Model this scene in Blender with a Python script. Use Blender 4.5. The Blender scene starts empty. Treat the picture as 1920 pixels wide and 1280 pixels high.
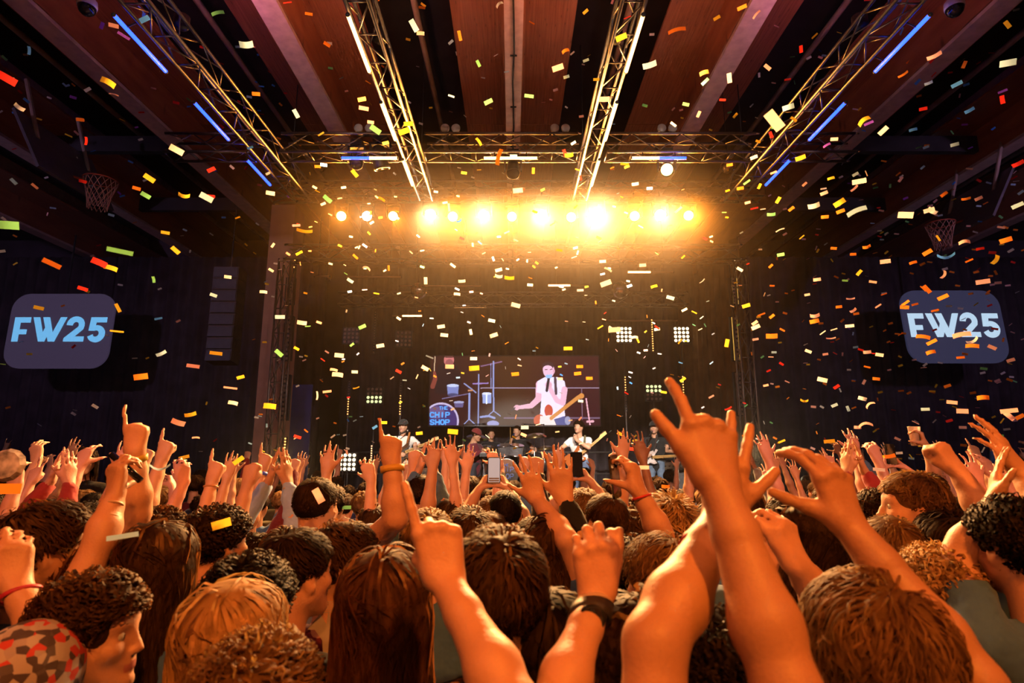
import bpy, math, random
import numpy as np
from mathutils import Vector, Matrix
rnd = random.Random(7)
nr = np.random.default_rng(7)
scene = bpy.context.scene
COL = scene.collection

# ------------------------------------------------------------------ camera
FPX, CXP, CYP, PITCH, CAMZ = 1077.0, 960.0, 640.0, math.radians(10.5), 1.95
cam_data = bpy.data.cameras.new('camera')
cam_data.sensor_width = 36.0
cam_data.lens = 36.0 * FPX / 1920.0
cam_data.clip_start = 0.05
cam_data.clip_end = 100
cam_data.dof.use_dof = True
cam_data.dof.focus_distance = 4.6
cam_data.dof.aperture_fstop = 4.0
cam = bpy.data.objects.new('camera', cam_data)
cam.location = (0, 0, CAMZ)
cam.rotation_euler = (math.pi / 2 + PITCH, 0, 0)
COL.objects.link(cam)
scene.camera = cam

# ------------------------------------------------------------------ world, exposure
world = bpy.data.worlds.new('world')
scene.world = world
world.use_nodes = True
world.node_tree.nodes['Background'].inputs[0].default_value = (0.30, 0.20, 0.34, 1)
world.node_tree.nodes['Background'].inputs[1].default_value = 0.05
vs = scene.view_settings
vs.view_transform = 'Standard'
vs.look = 'None'
vs.gamma = 1.0
vs.exposure = 0.0
vs.use_curve_mapping = False
scene.cycles.max_bounces = 4
scene.cycles.use_adaptive_sampling = True
scene.cycles.adaptive_threshold = 0.08
scene.cycles.adaptive_min_samples = 12
scene.cycles.diffuse_bounces = 1
scene.cycles.glossy_bounces = 2
scene.cycles.transmission_bounces = 4
scene.cycles.transparent_max_bounces = 8
scene.cycles.volume_bounces = 0
scene.cycles.sample_clamp_indirect = 4.0
scene.cycles.use_denoising = True
scene.cycles.caustics_reflective = False
scene.cycles.caustics_refractive = False

# wash lamps on the trusses behind the photographer (their housings are built with the rigging below)
def lamp_light(name, loc, target, power, color, angle=60, blend=0.6, radius=0.08):
    l = bpy.data.lights.new(name, 'SPOT')
    l.energy = power; l.color = color
    l.spot_size = math.radians(angle); l.spot_blend = blend
    l.shadow_soft_size = radius
    o = bpy.data.objects.new(name, l)
    o.location = loc
    d = Vector(target) - Vector(loc)
    o.rotation_euler = d.to_track_quat('-Z', 'Y').to_euler()
    COL.objects.link(o)
    return o
WASH = [((-1.3, -2.2, 5.6), (-0.7, 0.9, 1.7), 350, (1.0, 0.27, 0.045)),
        ((1.3, -2.2, 5.6), (0.75, 0.75, 1.8), 900, (1.0, 0.26, 0.03)),
        ((-3.7, -1.5, 5.6), (-2.0, 2.6, 1.8), 230, (1.0, 0.26, 0.13)),
        ((3.7, -1.5, 5.6), (2.3, 2.6, 1.8), 230, (1.0, 0.26, 0.09))]
CONF_WASH = [((-2.6, -1.8, 5.7), (-2.0, 5.0, 4.4), 260, (1.0, 0.86, 0.80)),
             ((2.6, -1.8, 5.7), (2.2, 5.0, 4.4), 300, (1.0, 0.86, 0.80))]
PURPLE_FILL = [((-9.5, 1.0, 6.2), (-10.5, 13.5, 4.2), 750, (.80, .52, 1.0)), ((9.5, 1.0, 6.2), (10.5, 13.5, 4.2), 750, (.80, .52, 1.0))]  # purple lamps added to lift the dark sides of the hall
# uplights added on the trusses to brighten the ceiling; spots added for the band
UP_FILL = [(-3.39, 5.2, (.75, .22, .42), 60), (-3.39, 2.4, (.75, .22, .42), 60), (3.57, 5.2, (.75, .22, .42), 60), (3.57, 2.4, (.75, .22, .42), 60),
      (-1.4, 5.4, (1, .30, .14), 90), (1.1, 5.4, (1, .30, .14), 90), (-1.4, 2.6, (1, .30, .14), 80), (1.1, 2.6, (1, .30, .14), 80)]
BAND_FILL = [((-1.4, 3.0, 5.6), (-2.1, 11.4, 1.9)), ((1.1, 3.0, 5.6), (1.35, 11.4, 1.9)), ((1.1, 2.4, 5.6), (2.8, 11.8, 1.8)), ((-1.4, 2.4, 5.6), (0.0, 12.7, 1.9))]

CP, SP = math.cos(PITCH), math.sin(PITCH)
def P(px, py, Y):
    """point at depth Y (world metres ahead of the lens) seen at photo pixel px,py"""
    u = (px - CXP) / FPX; v = (CYP - py) / FPX
    yw = CP - SP * v; zw = SP + CP * v
    s = Y / yw
    return np.array([u * s, Y, CAMZ + zw * s])
def PZ(px, py, Z):
    u = (px - CXP) / FPX; v = (CYP - py) / FPX
    yw = CP - SP * v; zw = SP + CP * v
    s = (Z - CAMZ) / zw
    return np.array([u * s, yw * s, Z])
def pix(p):
    x, y, z = p[0], p[1], p[2] - CAMZ
    d = y * CP + z * SP; up = -y * SP + z * CP
    return (CXP + FPX * x / d, CYP - FPX * up / d)

# ------------------------------------------------------------------ object helpers
def tag(o, label=None, cat=None, group=None, kind=None):
    if label: o['label'] = label
    if cat: o['category'] = cat
    if group: o['group'] = group
    if kind: o['kind'] = kind
    return o
def empty(name, loc=(0, 0, 0), rz=0.0, label=None, cat=None, group=None):
    o = bpy.data.objects.new(name, None)
    o.empty_display_size = 0.1
    o.location = tuple(float(a) for a in loc); o.rotation_euler = (0, 0, rz)
    COL.objects.link(o)
    return tag(o, label, cat, group)
def link(name, me, parent=None, mat=None, color=None, loc=None):
    o = bpy.data.objects.new(name, me)
    COL.objects.link(o)
    if parent is not None: o.parent = parent
    if mat is not None and len(me.materials) == 0: me.materials.append(mat)
    if color is not None: o.color = (color[0], color[1], color[2], 1)
    if loc is not None: o.location = tuple(float(a) for a in loc)
    return o
def np_mesh(name, V, F, mats=None, mi=None, smooth=True):
    """V (n,3), F (m,k) k=3 or 4, or list of such arrays"""
    if not isinstance(F, list): F = [F]
    F = [np.asarray(f, dtype=np.int32) for f in F if len(f)]
    me = bpy.data.meshes.new(name)
    V = np.asarray(V, dtype=np.float32)
    me.vertices.add(len(V)); me.vertices.foreach_set('co', V.ravel())
    loops = np.concatenate([f.ravel() for f in F])
    starts = []; base = 0
    for f in F:
        starts.append(base + np.arange(len(f)) * f.shape[1]); base += f.size
    starts = np.concatenate(starts).astype(np.int32)
    me.loops.add(len(loops)); me.loops.foreach_set('vertex_index', loops)
    me.polygons.add(len(starts)); me.polygons.foreach_set('loop_start', starts)
    if mi is not None: me.polygons.foreach_set('material_index', np.asarray(mi, dtype=np.int32))
    me.update(calc_edges=True)
    me.polygons.foreach_set('use_smooth', np.full(len(starts), bool(smooth)))
    for m in (mats or []): me.materials.append(m)
    return me
def joinVF(parts):
    """parts: list of (V,F(m,k)) -> V, [F3,F4]"""
    Vs = []; F3 = []; F4 = []; b = 0
    for V, F in parts:
        V = np.asarray(V); F = np.asarray(F)
        if len(V) == 0: continue
        Vs.append(V)
        (F3 if F.shape[1] == 3 else F4).append(F + b)
        b += len(V)
    out = []
    if F3: out.append(np.concatenate(F3))
    if F4: out.append(np.concatenate(F4))
    return np.concatenate(Vs), out

class MB:
    """collects simple shapes into one mesh"""
    def __init__(self): self.v = []; self.f = []
    def add(self, vs, fs):
        b = len(self.v); self.v += [tuple(map(float, p)) for p in vs]; self.f += [tuple(i + b for i in q) for q in fs]; return self
    def box(self, c, s, rot=None):
        h = [x / 2 for x in s]
        pts = [np.array((sx * h[0], sy * h[1], sz * h[2])) for sz in (-1, 1) for sy in (-1, 1) for sx in (-1, 1)]
        if rot is not None: pts = [rot @ p for p in pts]
        pts = [p + np.array(c) for p in pts]
        return self.add(pts, [(0, 2, 3, 1), (4, 5, 7, 6), (0, 1, 5, 4), (2, 6, 7, 3), (0, 4, 6, 2), (1, 3, 7, 5)])
    def tube(self, pts, r, n=8, caps=True):
        pts = [np.array(p, float) for p in pts]
        rs = r if hasattr(r, '__len__') else [r] * len(pts)
        rings = []; prev = None
        for i, p in enumerate(pts):
            t = pts[min(i + 1, len(pts) - 1)] - pts[max(i - 1, 0)]
            t = t / (np.linalg.norm(t) + 1e-9)
            a = prev if prev is not None else (np.array((0, 0, 1.)) if abs(t[2]) < .9 else np.array((1., 0, 0)))
            x = a - t * (a @ t); x /= np.linalg.norm(x) + 1e-9; prev = x
            y = np.cross(t, x)
            rings.append([p + rs[i] * (math.cos(2 * math.pi * k / n) * x + math.sin(2 * math.pi * k / n) * y) for k in range(n)])
        vs = [q for R in rings for q in R]; fs = []
        for i in range(len(pts) - 1):
            for k in range(n):
                k2 = (k + 1) % n
                fs.append((i * n + k, i * n + k2, (i + 1) * n + k2, (i + 1) * n + k))
        if caps:
            fs.append(tuple(range(n - 1, -1, -1))); fs.append(tuple((len(pts) - 1) * n + k for k in range(n)))
        return self.add(vs, fs)
    def lathe(self, prof, c=(0, 0, 0), axis=(0, 0, 1), n=20):
        """prof: (r, h) along axis"""
        t = np.array(axis, float); t /= np.linalg.norm(t)
        a = np.array((0, 0, 1.)) if abs(t[2]) < .9 else np.array((1., 0, 0))
        x = a - t * (a @ t); x /= np.linalg.norm(x); y = np.cross(t, x)
        vs = []; fs = []
        for r, h in prof:
            for k in range(n):
                an = 2 * math.pi * k / n
                vs.append(np.array(c) + t * h + r * (math.cos(an) * x + math.sin(an) * y))
        for i in range(len(prof) - 1):
            for k in range(n):
                k2 = (k + 1) % n
                fs.append((i * n + k, i * n + k2, (i + 1) * n + k2, (i + 1) * n + k))
        fs.append(tuple(range(n - 1, -1, -1))); fs.append(tuple((len(prof) - 1) * n + k for k in range(n)))
        return self.add(vs, fs)
    def sphere(self, c, r, n=16, m=10):
        r = r if hasattr(r, '__len__') else (r, r, r)
        prof = [(math.sin(math.pi * i / m), -math.cos(math.pi * i / m)) for i in range(m + 1)]
        prof[0] = (0.02, -1); prof[-1] = (0.02, 1)
        vs = []; fs = []
        for q, h in prof:
            for k in range(n):
                an = 2 * math.pi * k / n
                vs.append((c[0] + r[0] * q * math.cos(an), c[1] + r[1] * q * math.sin(an), c[2] + r[2] * h))
        for i in range(m):
            for k in range(n):
                k2 = (k + 1) % n
                fs.append((i * n + k, i * n + k2, (i + 1) * n + k2, (i + 1) * n + k))
        return self.add(vs, fs)
    def prism(self, outline, y0, y1):
        """outline of (x,z) points, extruded along y"""
        n = len(outline)
        vs = [(x, y0, z) for x, z in outline] + [(x, y1, z) for x, z in outline]
        fs = [tuple(range(n)), tuple(range(2 * n - 1, n - 1, -1))]
        for k in range(n):
            k2 = (k + 1) % n
            fs.append((k, k + n, k2 + n, k2))
        return self.add(vs, fs)
    def mesh(self, name, smooth=False):
        me = bpy.data.meshes.new(name); me.from_pydata(self.v, [], self.f); me.update()
        if smooth: me.polygons.foreach_set('use_smooth', [True] * len(me.polygons))
        return me
    def build(self, name, mat, parent=None, smooth=False, color=None, loc=None):
        return link(name, self.mesh(name, smooth), parent, mat, color, loc)
def rotz(a):
    c, s = math.cos(a), math.sin(a); return np.array([[c, -s, 0], [s, c, 0], [0, 0, 1.]])
def rotx(a):
    c, s = math.cos(a), math.sin(a); return np.array([[1, 0, 0], [0, c, -s], [0, s, c.real]])
def roty(a):
    c, s = math.cos(a), math.sin(a); return np.array([[c, 0, s], [0, 1, 0], [-s, 0, c]])
def unit(v):
    v = np.asarray(v, float); return v / (np.linalg.norm(v) + 1e-9)

# ------------------------------------------------------------------ materials
def new_mat(name):
    m = bpy.data.materials.new(name); m.use_nodes = True
    return m, m.node_tree.nodes, m.node_tree.links, m.node_tree.nodes['Principled BSDF']
def mat(name, col, rough=0.6, metal=0.0, noise=0.15, nscale=6.0, bump=0.0, bscale=40.0, spec=0.5, stretch=None, objcol=False, sheen=0.0, island=0.0):
    m, N, L, b = new_mat(name)
    b.inputs['Roughness'].default_value = rough
    b.inputs['Metallic'].default_value = metal
    b.inputs['Specular IOR Level'].default_value = spec
    tc = N.new('ShaderNodeTexCoord'); mp = N.new('ShaderNodeMapping')
    L.new(tc.outputs['Object'], mp.inputs[0])
    if stretch: mp.inputs['Scale'].default_value = stretch
    nz = N.new('ShaderNodeTexNoise'); nz.inputs['Scale'].default_value = nscale; nz.inputs['Detail'].default_value = 2
    L.new(mp.outputs[0], nz.inputs['Vector'])
    mr = N.new('ShaderNodeMapRange')
    mr.inputs['To Min'].default_value = 1 - noise * 1.6; mr.inputs['To Max'].default_value = 1 + noise * 1.6
    mr.inputs['From Min'].default_value = 0.25; mr.inputs['From Max'].default_value = 0.75
    L.new(nz.outputs['Fac'], mr.inputs['Value'])
    vm = N.new('ShaderNodeVectorMath'); vm.operation = 'SCALE'
    if objcol:
        oi = N.new('ShaderNodeObjectInfo'); L.new(oi.outputs['Color'], vm.inputs[0])
    else:
        vm.inputs[0].default_value = col[:3]
    if island > 0:
        g = N.new('ShaderNodeNewGeometry'); m2 = N.new('ShaderNodeMapRange')
        m2.inputs['To Min'].default_value = 1 - island; m2.inputs['To Max'].default_value = 1 + island
        L.new(g.outputs['Random Per Island'], m2.inputs['Value'])
        mu = N.new('ShaderNodeMath'); mu.operation = 'MULTIPLY'
        L.new(m2.outputs[0], mu.inputs[0]); L.new(mr.outputs[0], mu.inputs[1]); L.new(mu.outputs[0], vm.inputs['Scale'])
    else:
        L.new(mr.outputs[0], vm.inputs['Scale'])
    L.new(vm.outputs[0], b.inputs['Base Color'])
    if bump > 0:
        n2 = N.new('ShaderNodeTexNoise'); n2.inputs['Scale'].default_value = bscale; n2.inputs['Detail'].default_value = 2
        L.new(mp.outputs[0], n2.inputs['Vector'])
        bp = N.new('ShaderNodeBump'); bp.inputs['Strength'].default_value = bump; bp.inputs['Distance'].default_value = 0.03 if name == 'cloth' else 0.01
        L.new(n2.outputs['Fac'], bp.inputs['Height']); L.new(bp.outputs[0], b.inputs['Normal'])
    if sheen: b.inputs['Sheen Weight'].default_value = sheen
    return m
def glow(name, col, strength, base=(0.8, 0.8, 0.8), lights=False):
    m, N, L, b = new_mat(name)
    if not lights: m.cycles.emission_sampling = 'NONE'
    b.inputs['Base Color'].default_value = (*base, 1)
    b.inputs['Emission Color'].default_value = (*col, 1)
    b.inputs['Emission Strength'].default_value = strength
    return m
M = {}
M['skin'] = mat('skin', (.5, .3, .2), rough=.48, noise=.07, nscale=9, bump=.10, bscale=160, spec=.4, objcol=True)
M['hair'] = mat('hair', (.1, .06, .03), rough=.58, noise=.3, nscale=20, spec=.22, objcol=True, island=.45)
def hair_glow(m):
    # hair lets light through: backlit strands glow
    N = m.node_tree.nodes; L = m.node_tree.links; b = N['Principled BSDF']; out = N['Material Output']
    src = b.inputs['Base Color'].links[0].from_socket
    tr = N.new('ShaderNodeBsdfTranslucent'); sc = N.new('ShaderNodeVectorMath'); sc.operation = 'MULTIPLY'; sc.inputs[1].default_value = (6.5, 4.4, 2.4)
    mn = N.new('ShaderNodeVectorMath'); mn.operation = 'MINIMUM'; mn.inputs[1].default_value = (.52, .29, .09)
    L.new(src, sc.inputs[0]); L.new(sc.outputs[0], mn.inputs[0]); L.new(mn.outputs[0], tr.inputs[0])
    mx = N.new('ShaderNodeMixShader'); mx.inputs[0].default_value = .36
    L.new(b.outputs[0], mx.inputs[1]); L.new(tr.outputs[0], mx.inputs[2]); L.new(mx.outputs[0], out.inputs['Surface'])
hair_glow(M['hair']); M['hair'].node_tree.nodes['Principled BSDF'].inputs['Specular Tint'].default_value = (1, .60, .28, 1)
M['cloth'] = mat('cloth', (.1, .1, .1), rough=.85, noise=.10, nscale=5, bump=.5, bscale=14, spec=.2, objcol=True, sheen=.15)
M['denim'] = mat('denim', (.06, .08, .14), rough=.85, noise=.2, nscale=12, objcol=True)
M['rubber'] = mat('rubber', (.4, .1, .1), rough=.5, noise=.08, nscale=30, objcol=True)
M['eye'] = mat('eye_white', (.48, .45, .42), rough=.15, noise=.03)
M['iris'] = mat('iris', (.06, .035, .02), rough=.1, noise=.1)
M['lip'] = mat('lips', (.42, .14, .12), rough=.4, noise=.1)
M['alu'] = mat('truss_aluminium', (.20, .175, .17), rough=.42, metal=.9, noise=.12, nscale=20)
M['black'] = mat('black_metal', (.022, .020, .022), rough=.42, metal=.3, noise=.3, nscale=15)
M['plastic'] = mat('black_plastic', (.03, .028, .03), rough=.5, noise=.2, nscale=10)
M['gloss_black'] = mat('glossy_black', (.012, .012, .014), rough=.08, noise=.2)
M['white_enamel'] = mat('white_enamel', (.55, .52, .5), rough=.4, noise=.1)
M['chrome'] = mat('chrome', (.75, .74, .72), rough=.15, metal=1.0, noise=.05)
M['drape'] = mat('black_drape', (.044, .034, .040), rough=.95, noise=.25, nscale=3, bump=.3, bscale=30, spec=.1)
M['beam'] = mat('painted_beam', (.55, .37, .36), rough=.75, noise=.12, nscale=8, bump=.15, bscale=60)
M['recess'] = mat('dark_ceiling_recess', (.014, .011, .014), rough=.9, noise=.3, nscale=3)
M['pipe'] = mat('painted_pipe', (.30, .20, .17), rough=.6, noise=.2, nscale=5)
M['floor'] = mat('sports_floor', (.10, .06, .045), rough=.45, noise=.2, nscale=4)
M['wall'] = mat('dark_wall', (.06, .045, .058), rough=.9, noise=.2, nscale=2)
M['stage'] = mat('stage_deck', (.03, .028, .028), rough=.6, noise=.3, nscale=8)
M['pillar'] = mat('pillar_paint', (.46, .24, .19), rough=.8, noise=.1, nscale=3, bump=.1)
# ------------------------------------------------------------------ signed-distance modelling of bodies, polygonised with surface nets
def sd_roundcone(p, a, b, r1, r2):
    ba = b - a; l2 = ba @ ba
    if l2 < 1e-10: return np.linalg.norm(p - a, axis=-1) - max(r1, r2)
    rr = r1 - r2; a2 = l2 - rr * rr
    if a2 <= 1e-12: 
        return np.linalg.norm(p - (a if r1 > r2 else b), axis=-1) - max(r1, r2)
    il2 = 1.0 / l2
    pa = p - a
    y = pa @ ba
    z = y - l2
    x2 = np.sum((pa * l2 - y[..., None] * ba) ** 2, axis=-1)
    y2 = y * y * l2; z2 = z * z * l2
    k = np.sign(rr) * rr * rr * x2
    d = (np.sqrt(np.maximum(x2 * a2 * il2, 0)) + y * rr) * il2 - r1
    c1 = np.sign(z) * a2 * z2 > k
    c2 = np.sign(y) * a2 * y2 < k
    d = np.where(c1, np.sqrt(x2 + z2) * il2 - r2, np.where(c2, np.sqrt(x2 + y2) * il2 - r1, d))
    return d
def rc(a, b, r1, r2=None, k=0.02):
    a = np.asarray(a, float); b = np.asarray(b, float); r2 = r1 if r2 is None else r2
    R = max(r1, r2)
    return ('+', lambda p: sd_roundcone(p, a, b, r1, r2), np.minimum(a, b) - R, np.maximum(a, b) + R, k)
def el(c, R, k=0.02, rot=None, op='+'):
    c = np.asarray(c, float); R = np.asarray(R, float)
    def f(p):
        q = p - c
        if rot is not None: q = q @ rot
        k0 = np.linalg.norm(q / R, axis=-1); k1 = np.linalg.norm(q / (R * R), axis=-1) + 1e-9
        return k0 * (k0 - 1) / k1
    m = R.max() if rot is not None else R
    return (op, f, c - m, c + m, k)
def cutplane(point, n, lo, hi):
    """removes what lies on the side n points to, inside the box lo..hi"""
    point = np.asarray(point, float); n = unit(n)
    return ('cut', lambda p: (p - point) @ n, np.asarray(lo, float), np.asarray(hi, float), 0)
def polygonise(prims, vox, lo=None, hi=None, warp=None):
    adds = [q for q in prims if q[0] == '+']
    if lo is None:
        lo = np.min([q[2] for q in adds], axis=0) - 2 * vox
        hi = np.max([q[3] for q in adds], axis=0) + 2 * vox
    n = np.maximum(np.ceil((hi - lo) / vox).astype(int) + 1, 3)
    ax = [lo[i] + vox * np.arange(n[i]) for i in range(3)]
    f = np.full(n, 1.0, dtype=np.float64)
    for op, fn, a, b, k in prims:
        mg = k + 3 * vox
        i0 = np.clip(np.floor((a - mg - lo) / vox).astype(int), 0, n - 1)
        i1 = np.clip(np.ceil((b + mg - lo) / vox).astype(int) + 1, 1, n)
        if np.any(i1 <= i0): continue
        sl = tuple(slice(i0[i], i1[i]) for i in range(3))
        g = np.stack(np.meshgrid(ax[0][sl[0]], ax[1][sl[1]], ax[2][sl[2]], indexing='ij'), axis=-1)
        if warp is not None: g = warp(g)
        d = fn(g); c = f[sl]
        if op == '+':
            h = np.maximum(k - np.abs(c - d), 0) / max(k, 1e-6)
            f[sl] = np.minimum(c, d) - h * h * k * .25
        elif op == '-':
            d = -d
            h = np.maximum(k - np.abs(c - d), 0) / max(k, 1e-6)
            f[sl] = np.maximum(c, d) + h * h * k * .25
        else:
            f[sl] = np.maximum(c, d)
    return surface_nets(f, lo, vox)
_C = np.array([(i, j, k) for i in (0, 1) for j in (0, 1) for k in (0, 1)])
_E = [(a, b) for a in range(8) for b in range(a + 1, 8) if np.abs(_C[a] - _C[b]).sum() == 1]
def surface_nets(f, lo, vox):
    ins = f < 0
    n = np.array(f.shape) - 1
    cnt = np.zeros(n, dtype=np.int8)
    for c in _C: cnt += ins[c[0]:c[0] + n[0], c[1]:c[1] + n[1], c[2]:c[2] + n[2]]
    act = np.argwhere((cnt > 0) & (cnt < 8))
    if len(act) == 0: return np.zeros((0, 3)), np.zeros((0, 4), int)
    idx = np.full(n, -1, dtype=np.int64); idx[act[:, 0], act[:, 1], act[:, 2]] = np.arange(len(act))
    val = np.stack([f[act[:, 0] + c[0], act[:, 1] + c[1], act[:, 2] + c[2]] for c in _C], axis=1)
    acc = np.zeros((len(act), 3)); w = np.zeros(len(act))
    for a, b in _E:
        va, vb = val[:, a], val[:, b]
        m = (va < 0) != (vb < 0)
        t = np.where(m, va / np.where(np.abs(va - vb) < 1e-12, 1, va - vb), 0)
        pt = _C[a] + t[:, None] * (_C[b] - _C[a])
        acc += pt * m[:, None]; w += m
    V = lo + vox * (act + acc / w[:, None])
    quads = []
    for d in range(3):
        e1, e2 = [(1, 2), (2, 0), (0, 1)][d]
        sa = [slice(None)] * 3; sb = [slice(None)] * 3
        sa[d] = slice(0, -1); sb[d] = slice(1, None)
        A = ins[tuple(sa)]; B = ins[tuple(sb)]
        ch = A != B
        pos = np.argwhere(ch)
        ok = (pos[:, e1] > 0) & (pos[:, e2] > 0) & (pos[:, e1] < n[e1]) & (pos[:, e2] < n[e2]) & (pos[:, d] < n[d])
        pos = pos[ok]
        if len(pos) == 0: continue
        u = np.zeros(3, int); u[e1] = 1; v = np.zeros(3, int); v[e2] = 1
        def I(p): return idx[p[:, 0], p[:, 1], p[:, 2]]
        q = np.stack([I(pos - u - v), I(pos - v), I(pos), I(pos - u)], axis=1)
        flip = ~A[pos[:, 0], pos[:, 1], pos[:, 2]]
        q[flip] = q[flip][:, ::-1]
        quads.append(q)
    F = np.concatenate(quads)
    F = F[(F >= 0).all(axis=1)]
    return V, F

# ------------------------------------------------------------------ head (local: ear level origin, +y forward, z up)
def head_prims(fem=0.0):
    p = [el((0, -.014, .036), (.076, .097, .084), .01),
         rc((0, .022, -.02), (0, .05, -.078), .064 - .004 * fem, .036, .03),
         rc((.043, .005, -.045), (.014, .062, -.092), .034 - .004 * fem, .022, .025),
         rc((-.043, .005, -.045), (-.014, .062, -.092), .034 - .004 * fem, .022, .025),
         el((0, .064, .032), (.052, .026, .022), .02),
         el((.037, .058, -.022), (.026, .026, .022), .02), el((-.037, .058, -.022), (.026, .026, .022), .02),
         el((.031, .098, .008), (.018, .016, .012), .014, op='-'), el((-.031, .098, .008), (.018, .016, .012), .014, op='-'),
         rc((0, .084, .016), (0, .105, -.026), .0085, .0105, .012),
         el((.0115, .096, -.030), (.008, .011, .0075), .008), el((-.0115, .096, -.030), (.008, .011, .0075), .008),
         el((0, .084, -.095), (.02, .017, .016), .02),
         el((0, .083, -.052), (.026, .016, .012), .012),
         el((0, .093, -.0565), (.022, .0075, .0048), .004), el((0, .092, -.0665), (.019, .0075, .0052), .004),
         el((0, .101, -.0615), (.021, .006, .0012), .003, op='-'),
         rc((0, -.022, -.04), (0, -.04, -.20), .054 - .008 * fem, .060 - .008 * fem, .03)]
    for s in (1, -1):
        R = rotz(-s * .35) @ rotx(.18)
        p.append(el((s * .079, -.010, -.004), (.010, .020, .033), .008, rot=R))
        p.append(el((s * .089, -.005, .000), (.007, .011, .018), .005, rot=R, op='-'))
        p.append(el((s * .077, -.004, -.030), (.008, .010, .010), .006))
    return p
_HEADS = {}
def head_mesh(vox, fem=0.0):
    key = (round(vox, 4), fem)
    if key not in _HEADS:
        V, F = polygonise(head_prims(fem), vox)
        mi = np.zeros(len(F), int)
        c = V[F].mean(axis=1)
        lip = (c[:, 1] > .086) & (np.abs(c[:, 0]) < .021) & (c[:, 2] < -.051) & (c[:, 2] > -.0725)
        mi[lip] = 3
        # eyeballs: white with a dark iris disc
        parts = [(V, F)]
        for s in (1, -1):
            e = MB().sphere((s * .031, .0715, .007), .0125, 10, 8)
            EV = np.array(e.v); EF = np.array(e.f)
            ec = EV[EF].mean(axis=1)
            parts.append((EV, EF)); mi = np.concatenate([mi, np.where((np.hypot(ec[:, 0] - s * .031, ec[:, 2] - .007) < .006) & (ec[:, 1] > .075), 2, 1)])
        V2, Fl = joinVF(parts)
        _HEADS[key] = (V2, Fl[0], mi)
    return _HEADS[key]

# ------------------------------------------------------------------ hands (right hand: +y fingers, +z back of the hand, thumb at -x)
POSES = {  # curls (mcp,pip,dip) for index..pinky in degrees, spread, thumb (out, fwd, bend)
    'open':   dict(c=[(8, 12, 8), (4, 10, 6), (8, 12, 8), (12, 16, 10)], sp=(-11, -2, 7, 17), th=(50, 8, 10)),
    'relax':  dict(c=[(22, 30, 15), (28, 36, 18), (34, 40, 20), (38, 42, 22)], sp=(-6, 0, 4, 9), th=(38, 25, 20)),
    'point':  dict(c=[(-2, 6, 4), (72, 92, 50), (78, 95, 52), (80, 92, 50)], sp=(-4, 0, 2, 4), th=(30, 45, 45)),
    'pointthumb': dict(c=[(12, 10, 6), (66, 88, 45), (72, 92, 48), (74, 92, 48)], sp=(-6, 0, 2, 5), th=(36, 6, 6)),
    'fist':   dict(c=[(78, 95, 55), (82, 96, 55), (84, 96, 55), (84, 92, 55)], sp=(-3, 0, 2, 4), th=(20, 62, 50)),
    'grip':   dict(c=[(40, 52, 25), (44, 56, 28), (48, 58, 30), (50, 58, 30)], sp=(-4, 0, 3, 6), th=(52, 52, 20)),
    'claw':   dict(c=[(30, 28, 18), (40, 24, 16), (44, 26, 18), (40, 30, 18)], sp=(-10, 0, 8, 18), th=(55, 35, 15)),
    'peace':  dict(c=[(-2, 5, 4), (-2, 6, 4), (80, 94, 50), (80, 92, 50)], sp=(-13, 9, 2, 4), th=(22, 62, 50)),
    'horns':  dict(c=[(-2, 6, 4), (80, 94, 50), (82, 94, 50), (0, 8, 5)], sp=(-8, 0, 2, 14), th=(24, 62, 50)),
    'clap':   dict(c=[(2, 6, 4), (2, 5, 4), (3, 6, 4), (4, 8, 5)], sp=(-5, -1, 4, 9), th=(40, 10, 5)),
    'bent':   dict(c=[(55, 40, 15), (50, 45, 18), (48, 48, 20), (46, 50, 22)], sp=(-5, 0, 4, 9), th=(24, 8, 14)),
}
KNUCK = [(-.031, .088, .002), (-.0095, .094, .004), (.012, .089, .003), (.031, .078, .000)]
PHAL = [(.043, .026, .020), (.047, .030, .021), (.043, .028, .020), (.034, .021, .018)]
FRAD = [.0098, .0100, .0094, .0084]
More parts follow.
